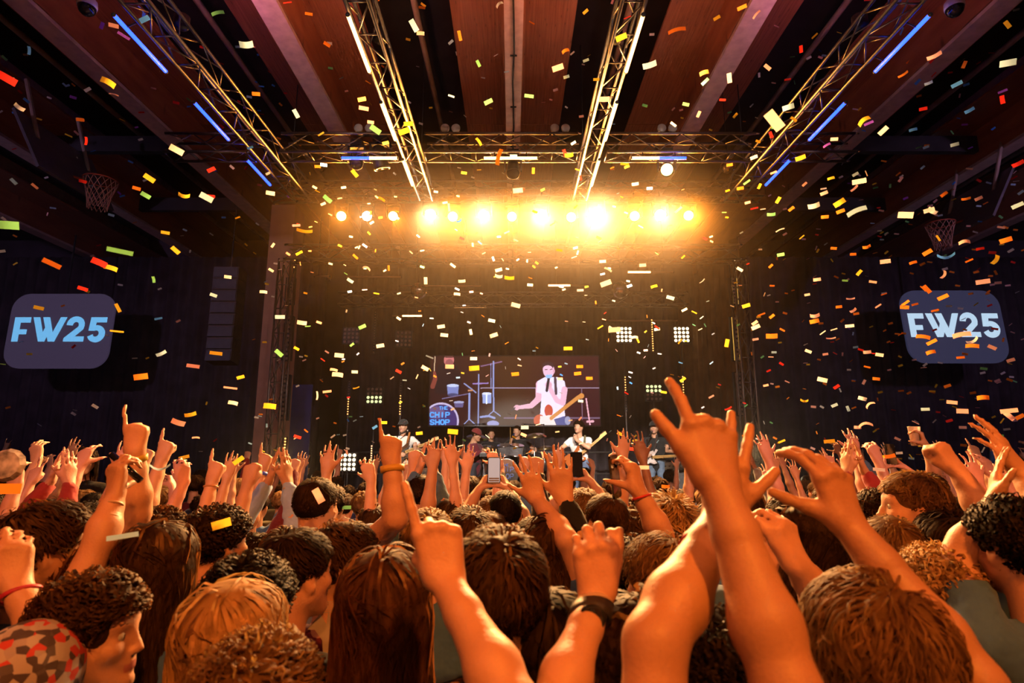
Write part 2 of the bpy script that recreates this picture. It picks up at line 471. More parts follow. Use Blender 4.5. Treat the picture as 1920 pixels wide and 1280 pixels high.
def hand_prims(pose, side, O, X, Y, Z, s=1.0):
    """prims in world space for a hand with frame (O; X,Y,Z); side 'R' or 'L' (thumb at -X for R)"""
    d = POSES[pose]; mx = 1.0 if side == 'R' else -1.0
    B = np.stack([X * mx, Y, Z], axis=1)      # local -> world
    def T(q): return O + s * (B @ np.asarray(q, float))
    out = []
    for i in range(4):
        k = np.array(KNUCK[i])
        out.append(rc(T((k[0] * .55, .008, -.002)), T(k - (0, .004, .004)), .0150 * s, .0125 * s, .014 * s))
    out.append(rc(T((.006, .012, -.006)), T((.022, .06, -.009)), .017 * s, .013 * s, .014 * s))
    for i in range(4):
        k = np.array(KNUCK[i]); a, b, c = [math.radians(v) for v in d['c'][i]]
        sp = math.radians(d['sp'][i])
        p = k.copy(); ang = 0
        r0 = FRAD[i]
        for j, (da, L) in enumerate(zip((a, b, c), PHAL[i])):
            ang += da
            dirv = np.array((math.sin(sp) * math.cos(ang), math.cos(sp) * math.cos(ang), -math.sin(ang)))
            q = p + dirv * L
            out.append(rc(T(p), T(q), r0 * (1 - .06 * j) * s, r0 * (.94 - .07 * j) * s, .004 * s if j else .009 * s))
            p = q
        out.append(el(T(k + (0, -.001, .0035)), np.array((.0085, .0085, .0075)) * s, .008 * s))
    if pose in ('fist', 'point', 'peace', 'horns'):     # thumb folded across the curled fingers
        q = [np.array(v) for v in ((-.020, .018, -.008), (-.036, .050, -.024), (-.024, .076, -.042), (-.002, .082, -.050))]
        for j, (r1, r2, k) in enumerate(((.0185, .0130, .016), (.0122, .0106, .010), (.0108, .0090, .004))):
            out.append(rc(T(q[j]), T(q[j + 1]), r1 * s, r2 * s, k * s))
        return out
    o_, f_, bnd = [math.radians(v) for v in d['th']]
    p = np.array((-.020, .018, -.006))
    def tdir(out_, fwd): return unit((-math.sin(out_) * math.cos(fwd), math.cos(out_) * math.cos(fwd) * 1.0, -math.sin(fwd)))
    d1 = tdir(o_ * .9, f_ * .9); q = p + d1 * .044
    out.append(rc(T(p), T(q), .0185 * s, .0130 * s, .016 * s))
    d2 = tdir(o_ - bnd * .6, f_ + bnd * .25); q2 = q + d2 * .034
    out.append(rc(T(q), T(q2), .0118 * s, .0104 * s, .010 * s))
    d3 = tdir(o_ - bnd * 1.3, f_ + bnd * .45); q3 = q2 + d3 * .027
    out.append(rc(T(q2), T(q3), .0108 * s, .0088 * s, .004 * s))
    return out
def arm_prims(S, E, W, s=1.0, side_n=None, thick=1.0):
    S, E, W = [np.asarray(q, float) for q in (S, E, W)]
    t = thick * s
    f = unit(W - E); m1 = E + (W - E) * .28; m2 = E + (W - E) * .72
    up = [rc(S, S + (E - S) * .5, .052 * t, .047 * t, .02), rc(S + (E - S) * .5, E, .047 * t, .038 * t, .02)]
    n = side_n if side_n is not None else unit(np.cross(f, (0.3, 1, .2)))
    w = n * .008 * t
    fore = [rc(E, m1, .038 * t, .0425 * t, .02), rc(m1, m2, .0425 * t, .031 * t, .02),
            rc(m2, W + w, .030 * t, .0225 * t, .012), rc(m2, W - w, .030 * t, .0225 * t, .012)]
    return up, fore
# ------------------------------------------------------------------ hair (head-local)
HC = np.array((0, -.014, .036)); HR = np.array((.076, .097, .084))
def hair_mask(d, style):
    """d: unit directions from the skull centre; True where hair grows"""
    p = HC + d * HR
    x, y, z = p[:, 0], p[:, 1], p[:, 2]
    face = (y > .045) & (z < .062 + .25 * (y - .08))
    nape = z < -.050
    side = (np.abs(x) > .045) & (y > -.02) & (z < .0)
    temple = (y > .02) & (z < .022)
    ok = ~(face | nape | temple)
    if style in ('short', 'curly', 'fade', 'mop', 'spiky'): ok &= ~side
    return ok
def fib(n):
    i = np.arange(n) + .5
    ph = np.arccos(1 - 2 * i / n); th = math.pi * (1 + 5 ** .5) * i
    return np.stack([np.cos(th) * np.sin(ph), np.sin(th) * np.sin(ph), np.cos(ph)], axis=1)
STYLE = {  # n strands, length, lift, gravity, curl radius, turns, width, seg, shell, how far strands may stand off
    'short': dict(n=1700, L=.040, lift=.30, g=.10, cr=.0015, ct=.7, w=.0014, seg=4, shell=.013, top=.10),
    'fade':  dict(n=1200, L=.024, lift=.30, g=.05, cr=.001, ct=.5, w=.0014, seg=3, shell=.009, top=.05),
    'spiky': dict(n=1100, L=.045, lift=.80, g=.05, cr=.003, ct=.8, w=.0018, seg=4, shell=.012, top=.30),
    'mop':   dict(n=1700, L=.085, lift=.26, g=.22, cr=.004, ct=.9, w=.0016, seg=6, shell=.020, top=.12),
    'curly': dict(n=850, L=.055, lift=.70, g=.2, cr=.0062, ct=1.9, w=.0024, seg=8, shell=.016, top=.15),
    'afro':  dict(n=850, L=.055, lift=.80, g=.05, cr=.0068, ct=1.9, w=.0026, seg=8, shell=.024, top=.20),
    'long':  dict(n=2000, L=.48, lift=.10, g=1.8, cr=.004, ct=1.1, w=.0024, seg=14, shell=.014, top=9),
    'bob':   dict(n=1100, L=.22, lift=.12, g=1.4, cr=.003, ct=.8, w=.0024, seg=9, shell=.014, top=9),
    'ringlet': dict(n=420, L=.46, lift=.3, g=1.5, cr=.009, ct=6.0, w=.0034, seg=26, shell=.016, top=9),
    'none':  dict(n=0, L=0, lift=0, g=0, cr=0, ct=0, w=0, seg=2, shell=.004, top=0),
}
def make_hair(style, seed=0, lod=1.0, width=1.0, fringe=False, up=None):
    st = STYLE[style]; r = np.random.default_rng(seed + 100)
    n0 = int(st['n'] * lod * 1.9)
    parts = []
    # close-fitting scalp shell
    D = fib(1400 if lod > .6 else 700)
    sh = st['shell']
    prims = [el(HC + (0, -.003, .002), HR + sh * .62, .01)]
    prims += [el((0, .115, -.035), (.085, .075, .085), .02, op='-'), ('cut', lambda p: -(p[..., 2] + .050 - .35 * np.clip(p[..., 1] + .06, -1, 1) * 0), np.array((-.2, -.2, -.2)), np.array((.2, .2, .2)), 0)]
    if style in ('short', 'curly', 'fade', 'mop', 'spiky'):
        for s in (1, -1): prims.append(el((s * .095, .012, -.028), (.035, .045, .038), .01, op='-'))
    a1, a2, a3 = r.uniform(0, 6, 3)
    amp = {'curly': .006, 'afro': .007, 'mop': .005, 'short': .003, 'spiky': .004}.get(style, .002)
    def warp(g):
        return g * (1 + amp / .09 * (np.sin(g[..., 0] * 70 + a1) * np.sin(g[..., 1] * 64 + a2) + np.sin(g[..., 2] * 75 + a3) * .6)[..., None])
    V, F = polygonise(prims, .010 if lod > .6 else .014, warp=warp)
    parts.append((V, F))
    if st['n'] == 0: return joinVF(parts)
    D = fib(n0); D += r.normal(0, .03, D.shape); D /= np.linalg.norm(D, axis=1)[:, None]
    if st['g'] > 1:
        D2 = D[D[:, 2] > .55] + r.normal(0, .06, D[D[:, 2] > .55].shape); D2 /= np.linalg.norm(D2, axis=1)[:, None]; D = np.concatenate([D, D2])
    D = D[hair_mask(D, style)]
    n = len(D)
    p = HC + D * (HR + sh * .6)
    N = D / HR; N /= np.linalg.norm(N, axis=1)[:, None]
    crown = unit((.12, -.42, .9))
    T = D - (D @ crown)[:, None] * crown - N * np.sum((D - (D @ crown)[:, None] * crown) * N, axis=1)[:, None]
    T += r.normal(0, .10, T.shape) + 1e-4
    T /= np.linalg.norm(T, axis=1)[:, None]
    if style in ('long', 'ringlet', 'bob') :   # centre parting: sweep sideways and back
        T[:, 0] += np.sign(D[:, 0]) * .8 * (D[:, 2] > .2); T[:, 1] -= .5 * (D[:, 1] > 0); T /= np.linalg.norm(T, axis=1)[:, None]
    # clumps: neighbouring strands share a lean
    ncl = 60
    cc = fib(ncl); ci = np.argmax(D @ cc.T, axis=1)
    lean = r.normal(0, .30 if style in ('short', 'mop', 'spiky', 'curly') else .10, (ncl, 3))[ci]
    lean -= N * np.sum(lean * N, axis=1)[:, None] * .7
    L = st['L'] * r.uniform(.7, 1.15, n) * (1.0 + .35 * np.clip(D[:, 2], 0, 1) * (style in ('short', 'fade', 'curly', 'mop', 'spiky')))
    if style in ('short', 'fade', 'spiky', 'mop', 'curly'): L *= np.where(D[:, 2] < .05, .45, 1.0)
    seg = st['seg'] if lod > .6 else max(3, int(st['seg'] * .6))
    ds = (L / seg)[:, None]
    pts = [p.copy()]
    ph = r.uniform(0, 6.28, n)
    down = np.array((0, 0, -1.0))
    cur = p.copy()
    up_ = r.uniform(0, 1, n)
    for i in range(seg):
        t = (i + 1) / seg
        dirv = T + N * st['lift'] * (1 - .9 * t) + lean * (.4 + t) + down * (st['g'] * (t + (.3 if st['g'] > 1 else 0)) * np.where(D[:, 1] > .35, .25 if st['g'] < 1 else 1, 1))[:, None]
        dirv += r.normal(0, .06, dirv.shape)
        dirv /= np.linalg.norm(dirv, axis=1)[:, None]
        cur = cur + dirv * ds
        # stay outside the skull, the neck and the upper back
        q = (cur - HC) / (HR + sh * (.75 + .35 * t)); l = np.linalg.norm(q, axis=1)
        inside = l < 1
        cur[inside] = HC + (q[inside] / l[inside][:, None]) * (HR + sh * (.75 + .35 * t))
        q = (cur - HC) / (HR + sh); l = np.linalg.norm(q, axis=1); mxl = 1 + st['top'] * (.6 + .4 * up_)
        far = l > mxl
        cur[far] = HC + (q[far] * (mxl[far] / l[far])[:, None]) * (HR + sh)
        if st['g'] > 1:      # long hair lies close to the head
            q = (cur - HC) / (HR + sh * 1.9); l = np.linalg.norm(q, axis=1)
            far = (l > 1) & (cur[:, 2] > .0)
            cur[far] = HC + (q[far] / l[far][:, None]) * (HR + sh * 1.9)
            rr_ = np.hypot(cur[:, 0], cur[:, 1] + .02); mx = .108 + .10 * np.clip(-.10 - cur[:, 2], 0, .2)
            far = (rr_ > mx) & (cur[:, 2] <= .0)
            cur[far, 0] *= mx[far] / rr_[far]; cur[far, 1] = (cur[far, 1] + .02) * mx[far] / rr_[far] - .02
        # keep the face clear
        fm = (cur[:, 1] > .055) & (cur[:, 2] < .055) & (np.abs(cur[:, 0]) < .08)
        if st['g'] < 1:
            cur[:, 2] = np.where(fm, np.maximum(cur[:, 2], .05 + .02 * up_), cur[:, 2])
        if st['g'] > 1: 
            cur[:, 0] = np.where(fm, np.sign(cur[:, 0] + 1e-6) * .088, cur[:, 0]); cur[:, 1] = np.where(fm, .045, cur[:, 1])
            low = cur[:, 2] < -.06
            cur[:, 1] = np.where(low & (cur[:, 1] > .02), cur[:, 1] * .85, cur[:, 1])
            rad = np.hypot(cur[:, 0], cur[:, 1] + .03); need = .072 + .35 * np.clip(-.14 - cur[:, 2], 0, .12)
            k = low & (rad < need)
            cur[k, 0] *= need[k] / rad[k]; cur[k, 1] = (cur[k, 1] + .03) * need[k] / rad[k] - .03
            cap = low & (cur[:, 1] < -.13); cur[cap, 1] = -.13 - .12 * (-.13 - cur[cap, 1])
        pts.append(cur.copy())
    Pn = np.stack(pts, axis=1)                        # n, seg+1, 3
    tn = np.linspace(0, 1, seg + 1)[None, :]
    if st['cr'] > 0:
        B1 = np.cross(T, N); an = ph[:, None] + tn * st['ct'] * 6.283
        rad = st['cr'] * np.minimum(1, tn * 3)
        if style == 'long': rad = rad * (tn ** 1.2) * 1.6
        Pn = Pn + (np.cos(an) * rad)[..., None] * B1[:, None, :] + (np.sin(an) * rad)[..., None] * N[:, None, :]
    tang = np.gradient(Pn, axis=1); tang /= np.linalg.norm(tang, axis=2)[..., None] + 1e-9
    A = np.cross(tang, N[:, None, :] + .01); A /= np.linalg.norm(A, axis=2)[..., None] + 1e-9
    Bv = np.cross(tang, A)
    wid = st['w'] * width / max(lod, .3) ** .6 * r.uniform(.7, 1.4, n)[:, None] * (1 - .75 * tn ** 2.2)
    if style == 'long': wid = wid * (.95 + .5 * tn * (1 - tn))
    ks = (-1.5, 0, 1.5) if lod > 1.1 else (-1.5, 1.5)     # a roofed ribbon close by, a flat one further off
    m = len(ks)
    V = np.empty((n, seg + 1, m, 3))
    for k in range(m):
        V[:, :, k] = Pn + wid[..., None] * (ks[k] * A + (-.9 * Bv if ks[k] == 0 else 0))
    base = (np.arange(n) * (seg + 1) * m)[:, None, None]
    rg = (np.arange(seg) * m)[None, :, None]; kk = np.arange(m - 1)[None, None, :]
    F = np.stack([base + rg + kk, base + rg + kk + 1, base + rg + m + kk + 1, base + rg + m + kk], axis=-1).reshape(-1, 4)
    parts.append((V.reshape(-1, 3), F))
    return joinVF(parts)
# ------------------------------------------------------------------ people
SKIN = {'fair': (.60, .31, .19), 'tan': (.50, .25, .14), 'brown': (.26, .12, .065), 'pink': (.60, .29, .22)}
HAIRC = {'black': (.008, .006, .005), 'dark': (.019, .010, .0065), 'brown': (.044, .022, .010), 'light': (.15, .082, .034),
         'blond': (.36, .22, .095), 'straw': (.42, .24, .10), 'auburn': (.075, .032, .014)}
def ik(S, W, L1, L2, pole):
    d = W - S; D = np.linalg.norm(d)
    if D > (L1 + L2) * .985:
        k = D / ((L1 + L2) * .985); L1 *= k; L2 *= k
    if D < abs(L1 - L2) + .05: D = abs(L1 - L2) + .05
    u = unit(d); a = (L1 * L1 - L2 * L2 + D * D) / (2 * D)
    h = math.sqrt(max(L1 * L1 - a * a, 0))
    pv = np.asarray(pole, float); pv = unit(pv - u * (pv @ u))
    return S + u * a + pv * h
def frame(Y, Z):
    Y = unit(Y); Z = unit(np.asarray(Z, float) - Y * (np.asarray(Z, float) @ Y)); X = np.cross(Y, Z)
    return X, Y, Z
_TR = {}
def trousers_mesh(sit=False):
    if sit in _TR: return _TR[sit]
    pr = []
    for s in (1, -1):
        if sit:
            pr += [rc((s * .09, 0, .50), (s * .16, .40, .48), .085, .062), rc((s * .16, .40, .48), (s * .17, .42, .07), .06, .045), rc((s * .17, .40, .045), (s * .175, .56, .035), .045, .035)]
        else:
            pr += [rc((s * .085, 0, .90), (s * .10, .01, .48), .092, .066), rc((s * .10, .01, .48), (s * .105, -.01, .08), .064, .050), rc((s * .105, -.03, .045), (s * .115, .15, .032), .045, .032)]
    pr.append(el((0, 0, .52 if sit else .94), (.165, .115, .12), .05))
    V, F = polygonise(pr, .026)
    me = np_mesh('trousers', V, F); me.materials.append(M['denim'])
    _TR[sit] = me
    return me
def torso_points(Ht, b):
    return dict(neck=np.array((0, -.018, Ht - .318 * b)), hip=np.array((0, 0, Ht * .535)))
def build_person(spec):
    """returns dict of mesh pieces in local coordinates (origin at the feet)"""
    Ht = spec['Ht']; b = spec.get('b', 1.0); yaw = spec.get('yaw', 0.0); fem = 1.0 if spec.get('fem') else 0.0
    B = rotz(-math.radians(yaw)); origin = spec['origin']; dist = spec['dist']
    hy, hp, hrr = spec.get('head', (yaw, 0, 0))
    Rh = rotz(-math.radians(hy)) @ rotx(math.radians(hp)) @ roty(math.radians(hrr))
    T = lambda q: B @ np.asarray(q, float)
    vh = float(np.clip(.0046 * dist, .0056, .0145)); va = float(np.clip(.013 * dist, .018, .030)); vb = float(np.clip(.0046 * dist, .0045, .0125))
    lean = np.asarray(spec.get('lean', (0, 0, 0)), float)
    wide = (1 - .10 * fem) * spec.get('wide', 1.0)
    nb = T((0, -.018 * b, Ht - .318 * b)) + lean
    hc = nb + T((0, .006, 0)) + (Rh @ np.array((0, .032, .0))) * b + np.array((0, 0, .196 * b))
    out = {'hc': hc, 'Rh': Rh, 'b': b, 'nb': nb}
    # head
    HV, HF, hmi = head_mesh(vh, fem)
    parts = [(hc + (HV * b) @ Rh.T, HF)]; mi = [hmi]
    # torso (under the clothes) and arms
    sh = {}
    tors = [el(T((0, -.005, Ht - .525 * b)) + lean, np.array((.160 * wide, .098, .20)) * b, .05, rot=B),
            el(T((0, 0, Ht - .75 * b)), np.array((.140 * wide, .095, .20)) * b, .05, rot=B),
            rc(nb - (0, 0, .02), nb + (0, 0, .05), .055 * b, .052 * b, .03)]
    shirtp = []
    stype = spec.get('shirt', ('tee', (.05, .05, .06)))[0]
    arms = spec.get('arms', {})
    fores = []; bands = {}
    for side in ('R', 'L'):
        sx = 1 if side == 'R' else -1
        a = arms.get(side)
        S0 = T((sx * .172 * b * wide, -.02 * b, Ht - .376 * b)) + lean
        if a is None:
            S = S0; E = S + T((sx * .05, -.01, -.28)) * b; W = E + T((-sx * .02, .10, -.22)) * b
            a = dict(pose='relax', dorsal=T((sx, .2, 0)))
        else:
            W = np.asarray(a['W'], float) - origin
            raised = W[2] > S0[2]
            S = T((sx * .160 * b * wide, -.005 * b, Ht - .350 * b)) + lean if raised else S0
            if a.get('E') is not None: E = np.asarray(a['E'], float) - origin
            else: E = ik(S, W, .285 * b, .255 * b, a.get('pole', T((sx * 1.0, -.3, -.5))))
            if a.get('E') is not None and np.linalg.norm(E - S) > .36 * b:
                S = E + (S - E) * (.36 * b / np.linalg.norm(E - S)) * .5 + (S - E) * .5
        sc = b * a.get('hs', 1.0 - .07 * fem); th = a.get('thick', 1.0 - .12 * fem)
        fd = unit(W - E)
        hdir = np.asarray(a['hdir'], float) if a.get('hdir') is not None else fd
        X, Y, Z = frame(hdir, a.get('dorsal', T((0, -1, .2))))
        up, fore = arm_prims(S, E, W, sc, side_n=X, thick=th)
        tors += up
        hp_ = hand_prims(a.get('pose', 'open'), side, W, X, Y, Z, sc)
        fores.append(polygonise([up[1]] + fore + hp_, vb if arms.get(side) is not None else max(vb, .012)))
        out[side] = dict(S=S, E=E, W=W, X=X, Y=Y, Z=Z, sc=sc)
        # sleeve
        ax = unit(E - S); inset = T((sx * .11 * b * wide, -.01, Ht - .370 * b)) + lean
        if stype in ('tee', 'polo'):
            end = S + (E - S) * .62
            shirtp += [rc(inset, S, .066 * b, .066 * b, .03), rc(S, end + ax * .03, .066 * b * th, .064 * b * th, .03),
                       cutplane(end, ax, end - .10 * b, end + .10 * b)]
        elif stype in ('hoodie', 'jacket', 'long'):
            end = W - fd * .03
            shirtp += [rc(inset, S, .070 * b, .070 * b, .03), rc(S, E, .066 * b * th, .056 * b * th, .03), rc(E, end, .056 * b * th, .042 * b * th, .02)]
        elif stype == 'vest':
            pass
    parts.append(polygonise(tors, va)); mi.append(np.zeros(len(parts[-1][1]), int))
    for f in fores:
        parts.append(f); mi.append(np.zeros(len(f[1]), int))
    V, Fl = joinVF(parts)
    out['body'] = np_mesh('body', V, Fl, [M['skin'], M['eye'], M['iris'], M['lip']], np.concatenate(mi))
    # clothing
    base = [el(T((0, -.004, Ht - .525 * b)) + lean, np.array((.182 * wide, .118, .21)) * b, .05, rot=B),
            el(T((0, 0, Ht - .76 * b)), np.array((.165 * wide, .115, .23)) * b, .06, rot=B)]
    if stype == 'vest':
        zc = Ht - .455 * b
        base = [el(T((0, -.004, Ht - .545 * b)) + lean, np.array((.170 * wide, .108, .20)) * b, .05, rot=B), base[1],
                cutplane((0, 0, zc), (0, 0, 1), (-.4, -.4, zc - .05), (.4, .4, zc + .4))]
        for sx in (1, -1):
            a0 = T((sx * .075 * b, -.105 * b, zc)) + lean; a1 = T((sx * .085 * b, -.045, Ht - .350 * b)) + lean
            base.append(rc(a0 - (0, 0, .03), a1, .009, .009, .006))
    else:
        base.append(rc(T((.10 * b * wide, -.012, Ht - .376 * b)) + lean, T((-.10 * b * wide, -.012, Ht - .376 * b)) + lean, .062 * b, .062 * b, .04))
        base.append(rc(nb - (0, 0, .035), nb - (0, 0, .012), .070 * b, .066 * b, .03))
        if stype == 'hoodie':
            base += [el(nb + T((0, -.075, -.03)) * b, np.array((.12, .055, .055)) * b, .03, rot=B), rc(nb + T((.06, -.05, .0)), nb + T((.05, .06, -.05)), .035, .03, .03), rc(nb + T((-.06, -.05, .0)), nb + T((-.05, .06, -.05)), .035, .03, .03)]
    w1, w2, w3 = [(Ht * 37.1 + dist * 11.3 + q) % 6.28 for q in (0, 2.1, 4.4)]
    def folds(g):     # soft creases in the cloth
        x, y, z = g[..., 0], g[..., 1], g[..., 2]
        d = .007 * (np.sin(z * 46 + x * 30 + w1) * np.sin(x * 21 - y * 17 + w2) + .7 * np.sin(z * 70 - x * 38 + y * 25 + w3))
        return g + d[..., None] * np.array((.6, .8, .2))
    V, F = polygonise(base + shirtp, float(np.clip(.012 * dist, .014, .028)), warp=folds)
    out['shirt'] = np_mesh('shirt', V, F, [M['cloth']])
    return out
HAIR_N = [0]
_HCACHE = {}
def hair_mesh(style, dist, key=None):
    """unique hair close by, shared further away"""
    if dist < 1.9:
        HAIR_N[0] += 1; seed = HAIR_N[0]; lod = 1.25 if dist < 1.25 else 1.0
    else:
        seed = HAIR_N[0] % 3; lod = .7 if dist < 3.2 else .42
        HAIR_N[0] += 1
        if (style, seed, lod) in _HCACHE: return _HCACHE[(style, seed, lod)]
    V, F = make_hair(style, seed, lod)
    me = np_mesh('hair', V, F, [M['hair']])
    if dist >= 1.9: _HCACHE[(style, seed, lod)] = me
    return me
def band(out, side, t, width, r, col, root, name='wristband', material=None, label=None):
    """a band round the forearm, t = distance back from the wrist"""
    a = out[side]; W, E = a['W'], a['E']; f = unit(W - E)
    c = W - f * t; n = 20; vs = []; fs = []
    for dz, rr in ((-width / 2, r), (-width / 2, r + .0022), (width / 2, r + .0022), (width / 2, r)):
        for k in range(n):
            an = 2 * math.pi * k / n
            vs.append(c + f * dz + rr * (a['X'] * 1.18 * math.cos(an) + np.cross(f, a['X']) * .95 * math.sin(an)))
    for i in range(4):
        for k in range(n):
            k2 = (k + 1) % n; j = (i + 1) % 4
            fs.append((i * n + k, i * n + k2, j * n + k2, j * n + k))
    o = MB().add(vs, fs).build(name, material or M['rubber'], root, True, color=col)
    if label: o['label'] = label
    return o
PEOPLE = []
def person(label, px, ytop, Y, hair=('short', 'brown'), skin='fair', shirt=('tee', (.05, .05, .06)), yaw=0, head=None, fem=False,
           arms=None, b=1.0, base=0.0, group=None, trousers=(.05, .06, .10), cap=None, name='person', lean=(0, 0, 0), wide=1.0, sit=False, top=None, bands=()):
    tp = P(px, ytop, Y) if top is None else np.asarray(top, float)
    origin = np.array((tp[0], tp[1], base))
    hs = hair[0]
    Ht = tp[2] - base - {'curly': .035, 'afro': .05, 'mop': .025, 'short': .018, 'spiky': .03}.get(hs, .012)
    dist = float(np.linalg.norm(tp - (0, 0, CAMZ)))
    aw = {}
    for s, a in (arms or {}).items():
        a = dict(a)
        for k in ('W', 'E'):
            if a.get(k) is not None and not a.get('world'):
                a[k] = P(*a[k])
        aw[s] = a
    spec = dict(Ht=Ht, b=b, yaw=yaw, head=(yaw, 0, 0) if head is None else head, fem=fem, shirt=shirt, arms=aw, origin=origin, dist=dist, lean=lean, wide=wide)
    out = build_person(spec)
    root = empty(name, origin, 0, label, 'person', group)
    sk = SKIN[skin]; j = rnd.uniform(.9, 1.1)
    link('body', out['body'], root, color=[c * j for c in sk])
    so = link('shirt', out['shirt'], root, color=shirt[1])
    if hs != 'bald':
        ho = link('hair', hair_mesh(hs, dist), root, color=HAIRC[hair[1]])
        Mx = Matrix(np.block([[out['Rh'] * out['b'], out['hc'][:, None]], [np.zeros((1, 3)), np.ones((1, 1))]]).tolist())
        ho.matrix_local = Mx
    tr = link('trousers', trousers_mesh(sit), root, color=trousers)
    tr.scale = (b, b, (Ht * .535) / .94 if not sit else (Ht - .95 + .12) / .52)
    tr.rotation_euler = (0, 0, -math.radians(yaw))
    if cap: make_cap(out, root, cap)
    for bd in bands: band(out, *bd[:5], root, **(bd[5] if len(bd) > 5 else {}))
    PEOPLE.append((origin[0], origin[1]))
    out['root'] = root; out['origin'] = origin
    return out
def make_cap(out, root, col, back=False):
    pr = [el(HC + (0, -.002, .012), HR + .020, .01), ('cut', lambda p: -(p[..., 2] - .045 + .12 * (p[..., 1])), np.array((-.2,) * 3), np.array((.2,) * 3), 0)]
    V, F = polygonise(pr, .008)
    n = 14; vs = []; fs = []
    for r in (0, 1):
        for dz in (0, .004):
            for k in range(n):
                an = math.pi * (k / (n - 1)) 
                rad = (.085 if r == 0 else .11)
                vs.append((math.cos(an) * rad * .9, .05 + math.sin(an) * (.06 if r == 0 else .12), .042 - .006 * r - dz))
    for k in range(n - 1):
        fs += [(k, k + 1, 2 * n + k + 1, 2 * n + k), (n + k, 3 * n + k, 3 * n + k + 1, n + k + 1), (2 * n + k, 2 * n + k + 1, 3 * n + k + 1, 3 * n + k)]
    V2, Fl = joinVF([(V, F), (np.array(vs), np.array(fs))])
    me = np_mesh('cap', V2, Fl, [M['cloth']])
    o = link('cap', me, root, color=col)
    o.matrix_local = Matrix(np.block([[out['Rh'] * out['b'], out['hc'][:, None]], [np.zeros((1, 3)), np.ones((1, 1))]]).tolist())
    return o
# ------------------------------------------------------------------ the hall
def struct(o, label=None): o['kind'] = 'structure'; 
def wood_mat():
    m, N, L, b = new_mat('perforated_wood_ceiling')
    b.inputs['Roughness'].default_value = .6
    tc = N.new('ShaderNodeTexCoord'); mp = N.new('ShaderNodeMapping'); mp.inputs['Scale'].default_value = (26, .9, 4)
    L.new(tc.outputs['Object'], mp.inputs[0])
    nz = N.new('ShaderNodeTexNoise'); nz.inputs['Scale'].default_value = 1.6; nz.inputs['Detail'].default_value = 6
    L.new(mp.outputs[0], nz.inputs['Vector'])
    cr = N.new('ShaderNodeValToRGB')
    cr.color_ramp.elements[0].color = (.20, .060, .028, 1); cr.color_ramp.elements[0].position = .3
    cr.color_ramp.elements[1].color = (.34, .115, .052, 1); cr.color_ramp.elements[1].position = .72
    L.new(nz.outputs['Fac'], cr.inputs[0])
    # knots and perforation slots
    m2 = N.new('ShaderNodeMapping'); m2.inputs['Scale'].default_value = (16, 3.2, 1); L.new(tc.outputs['Object'], m2.inputs[0])
    vo = N.new('ShaderNodeTexVoronoi'); vo.inputs['Scale'].default_value = 1.2; L.new(m2.outputs[0], vo.inputs['Vector'])
    mr = N.new('ShaderNodeMapRange'); mr.inputs['From Min'].default_value = .05; mr.inputs['From Max'].default_value = .16; mr.inputs['To Min'].default_value = .45
    L.new(vo.outputs['Distance'], mr.inputs['Value'])
    mx = N.new('ShaderNodeVectorMath'); mx.operation = 'SCALE'; L.new(cr.outputs[0], mx.inputs[0]); L.new(mr.outputs[0], mx.inputs['Scale'])
    L.new(mx.outputs[0], b.inputs['Base Color'])
    bp = N.new('ShaderNodeBump'); bp.inputs['Strength'].default_value = .3; bp.inputs['Distance'].default_value = .01
    L.new(nz.outputs['Fac'], bp.inputs['Height']); L.new(bp.outputs[0], b.inputs['Normal'])
    return m
M['wood'] = wood_mat()
Y0, Y1 = -6.0, 17.0            # back of the built hall, rear wall behind the stage
XW = 17.0
ZB, ZPAN, ZREC = 7.0, 7.62, 8.3
fl = MB().box((0, (Y0 + Y1) / 2, -.05), (2 * XW, Y1 - Y0, .1)).build('floor', M['floor']); struct(fl)
cl = MB().box((0, (Y0 + Y1) / 2, ZREC + .05), (2 * XW, Y1 - Y0, .1)).build('ceiling', M['recess']); struct(cl)
for sx, nm in ((-1, 'wall_left'), (1, 'wall_right')):
    w = MB().box((sx * (XW + .1), (Y0 + Y1) / 2, ZREC / 2), (.2, Y1 - Y0, ZREC)).build(nm, M['wall']); struct(w)
bw = MB().box((0, Y1 + .1, ZREC / 2), (2 * XW + .4, .2, ZREC)).build('wall_back', M['wall']); struct(bw)
fw = MB().box((0, Y0 - .1, ZREC / 2), (2 * XW + .4, .2, ZREC)).build('wall_front', M['wall']); struct(fw)
# beams, wood panels beside them, dark gaps with a service pipe between
BEAMX = [-11.4, -8.55, -5.7, -2.85, 0.02, 2.9, 5.72, 8.57, 11.4]
YL = Y1 - Y0
pan = MB().box((0, 0, 0), (.70, YL / 6 - .012, .04)).mesh('ceiling_panel')
for i, bx in enumerate(BEAMX):
    w = .23 if abs(bx) < 1 else .28
    b_ = MB().box((bx, (Y0 + Y1) / 2, (ZB + ZREC) / 2), (w, YL, ZREC - ZB)).build('trim_%d' % (i + 1), M['beam']); struct(b_)
    for sx in (-1, 1):
        # side cladding of the beam and ceiling panels, six lengths each
        sc_ = MB().box((bx + sx * (w / 2 + .012), (Y0 + Y1) / 2, (ZB + .05 + ZPAN) / 2), (.02, YL, ZPAN - ZB - .05)).build('side_cladding', M['wood'], b_)
        for k in range(6):
            link('ceiling_panel', pan, b_, M['wood'], loc=(bx + sx * (w / 2 + .36), Y0 + YL / 6 * (k + .5), ZPAN))
for i in range(len(BEAMX) - 1):
    x = (BEAMX[i] + BEAMX[i + 1]) / 2 + .12
    p_ = MB().tube([(x, Y0, 7.75), (x, Y1, 7.75)], .045, 10).build('service_pipe', M['pipe'], None, True)
    where = ['far left', 'left outer', 'left', 'left of the central beam', 'right of the central beam', 'right', 'right outer', 'far right'][i]
    tag(p_, 'painted service pipe running along the dark ceiling gap %s' % where, 'pipe')
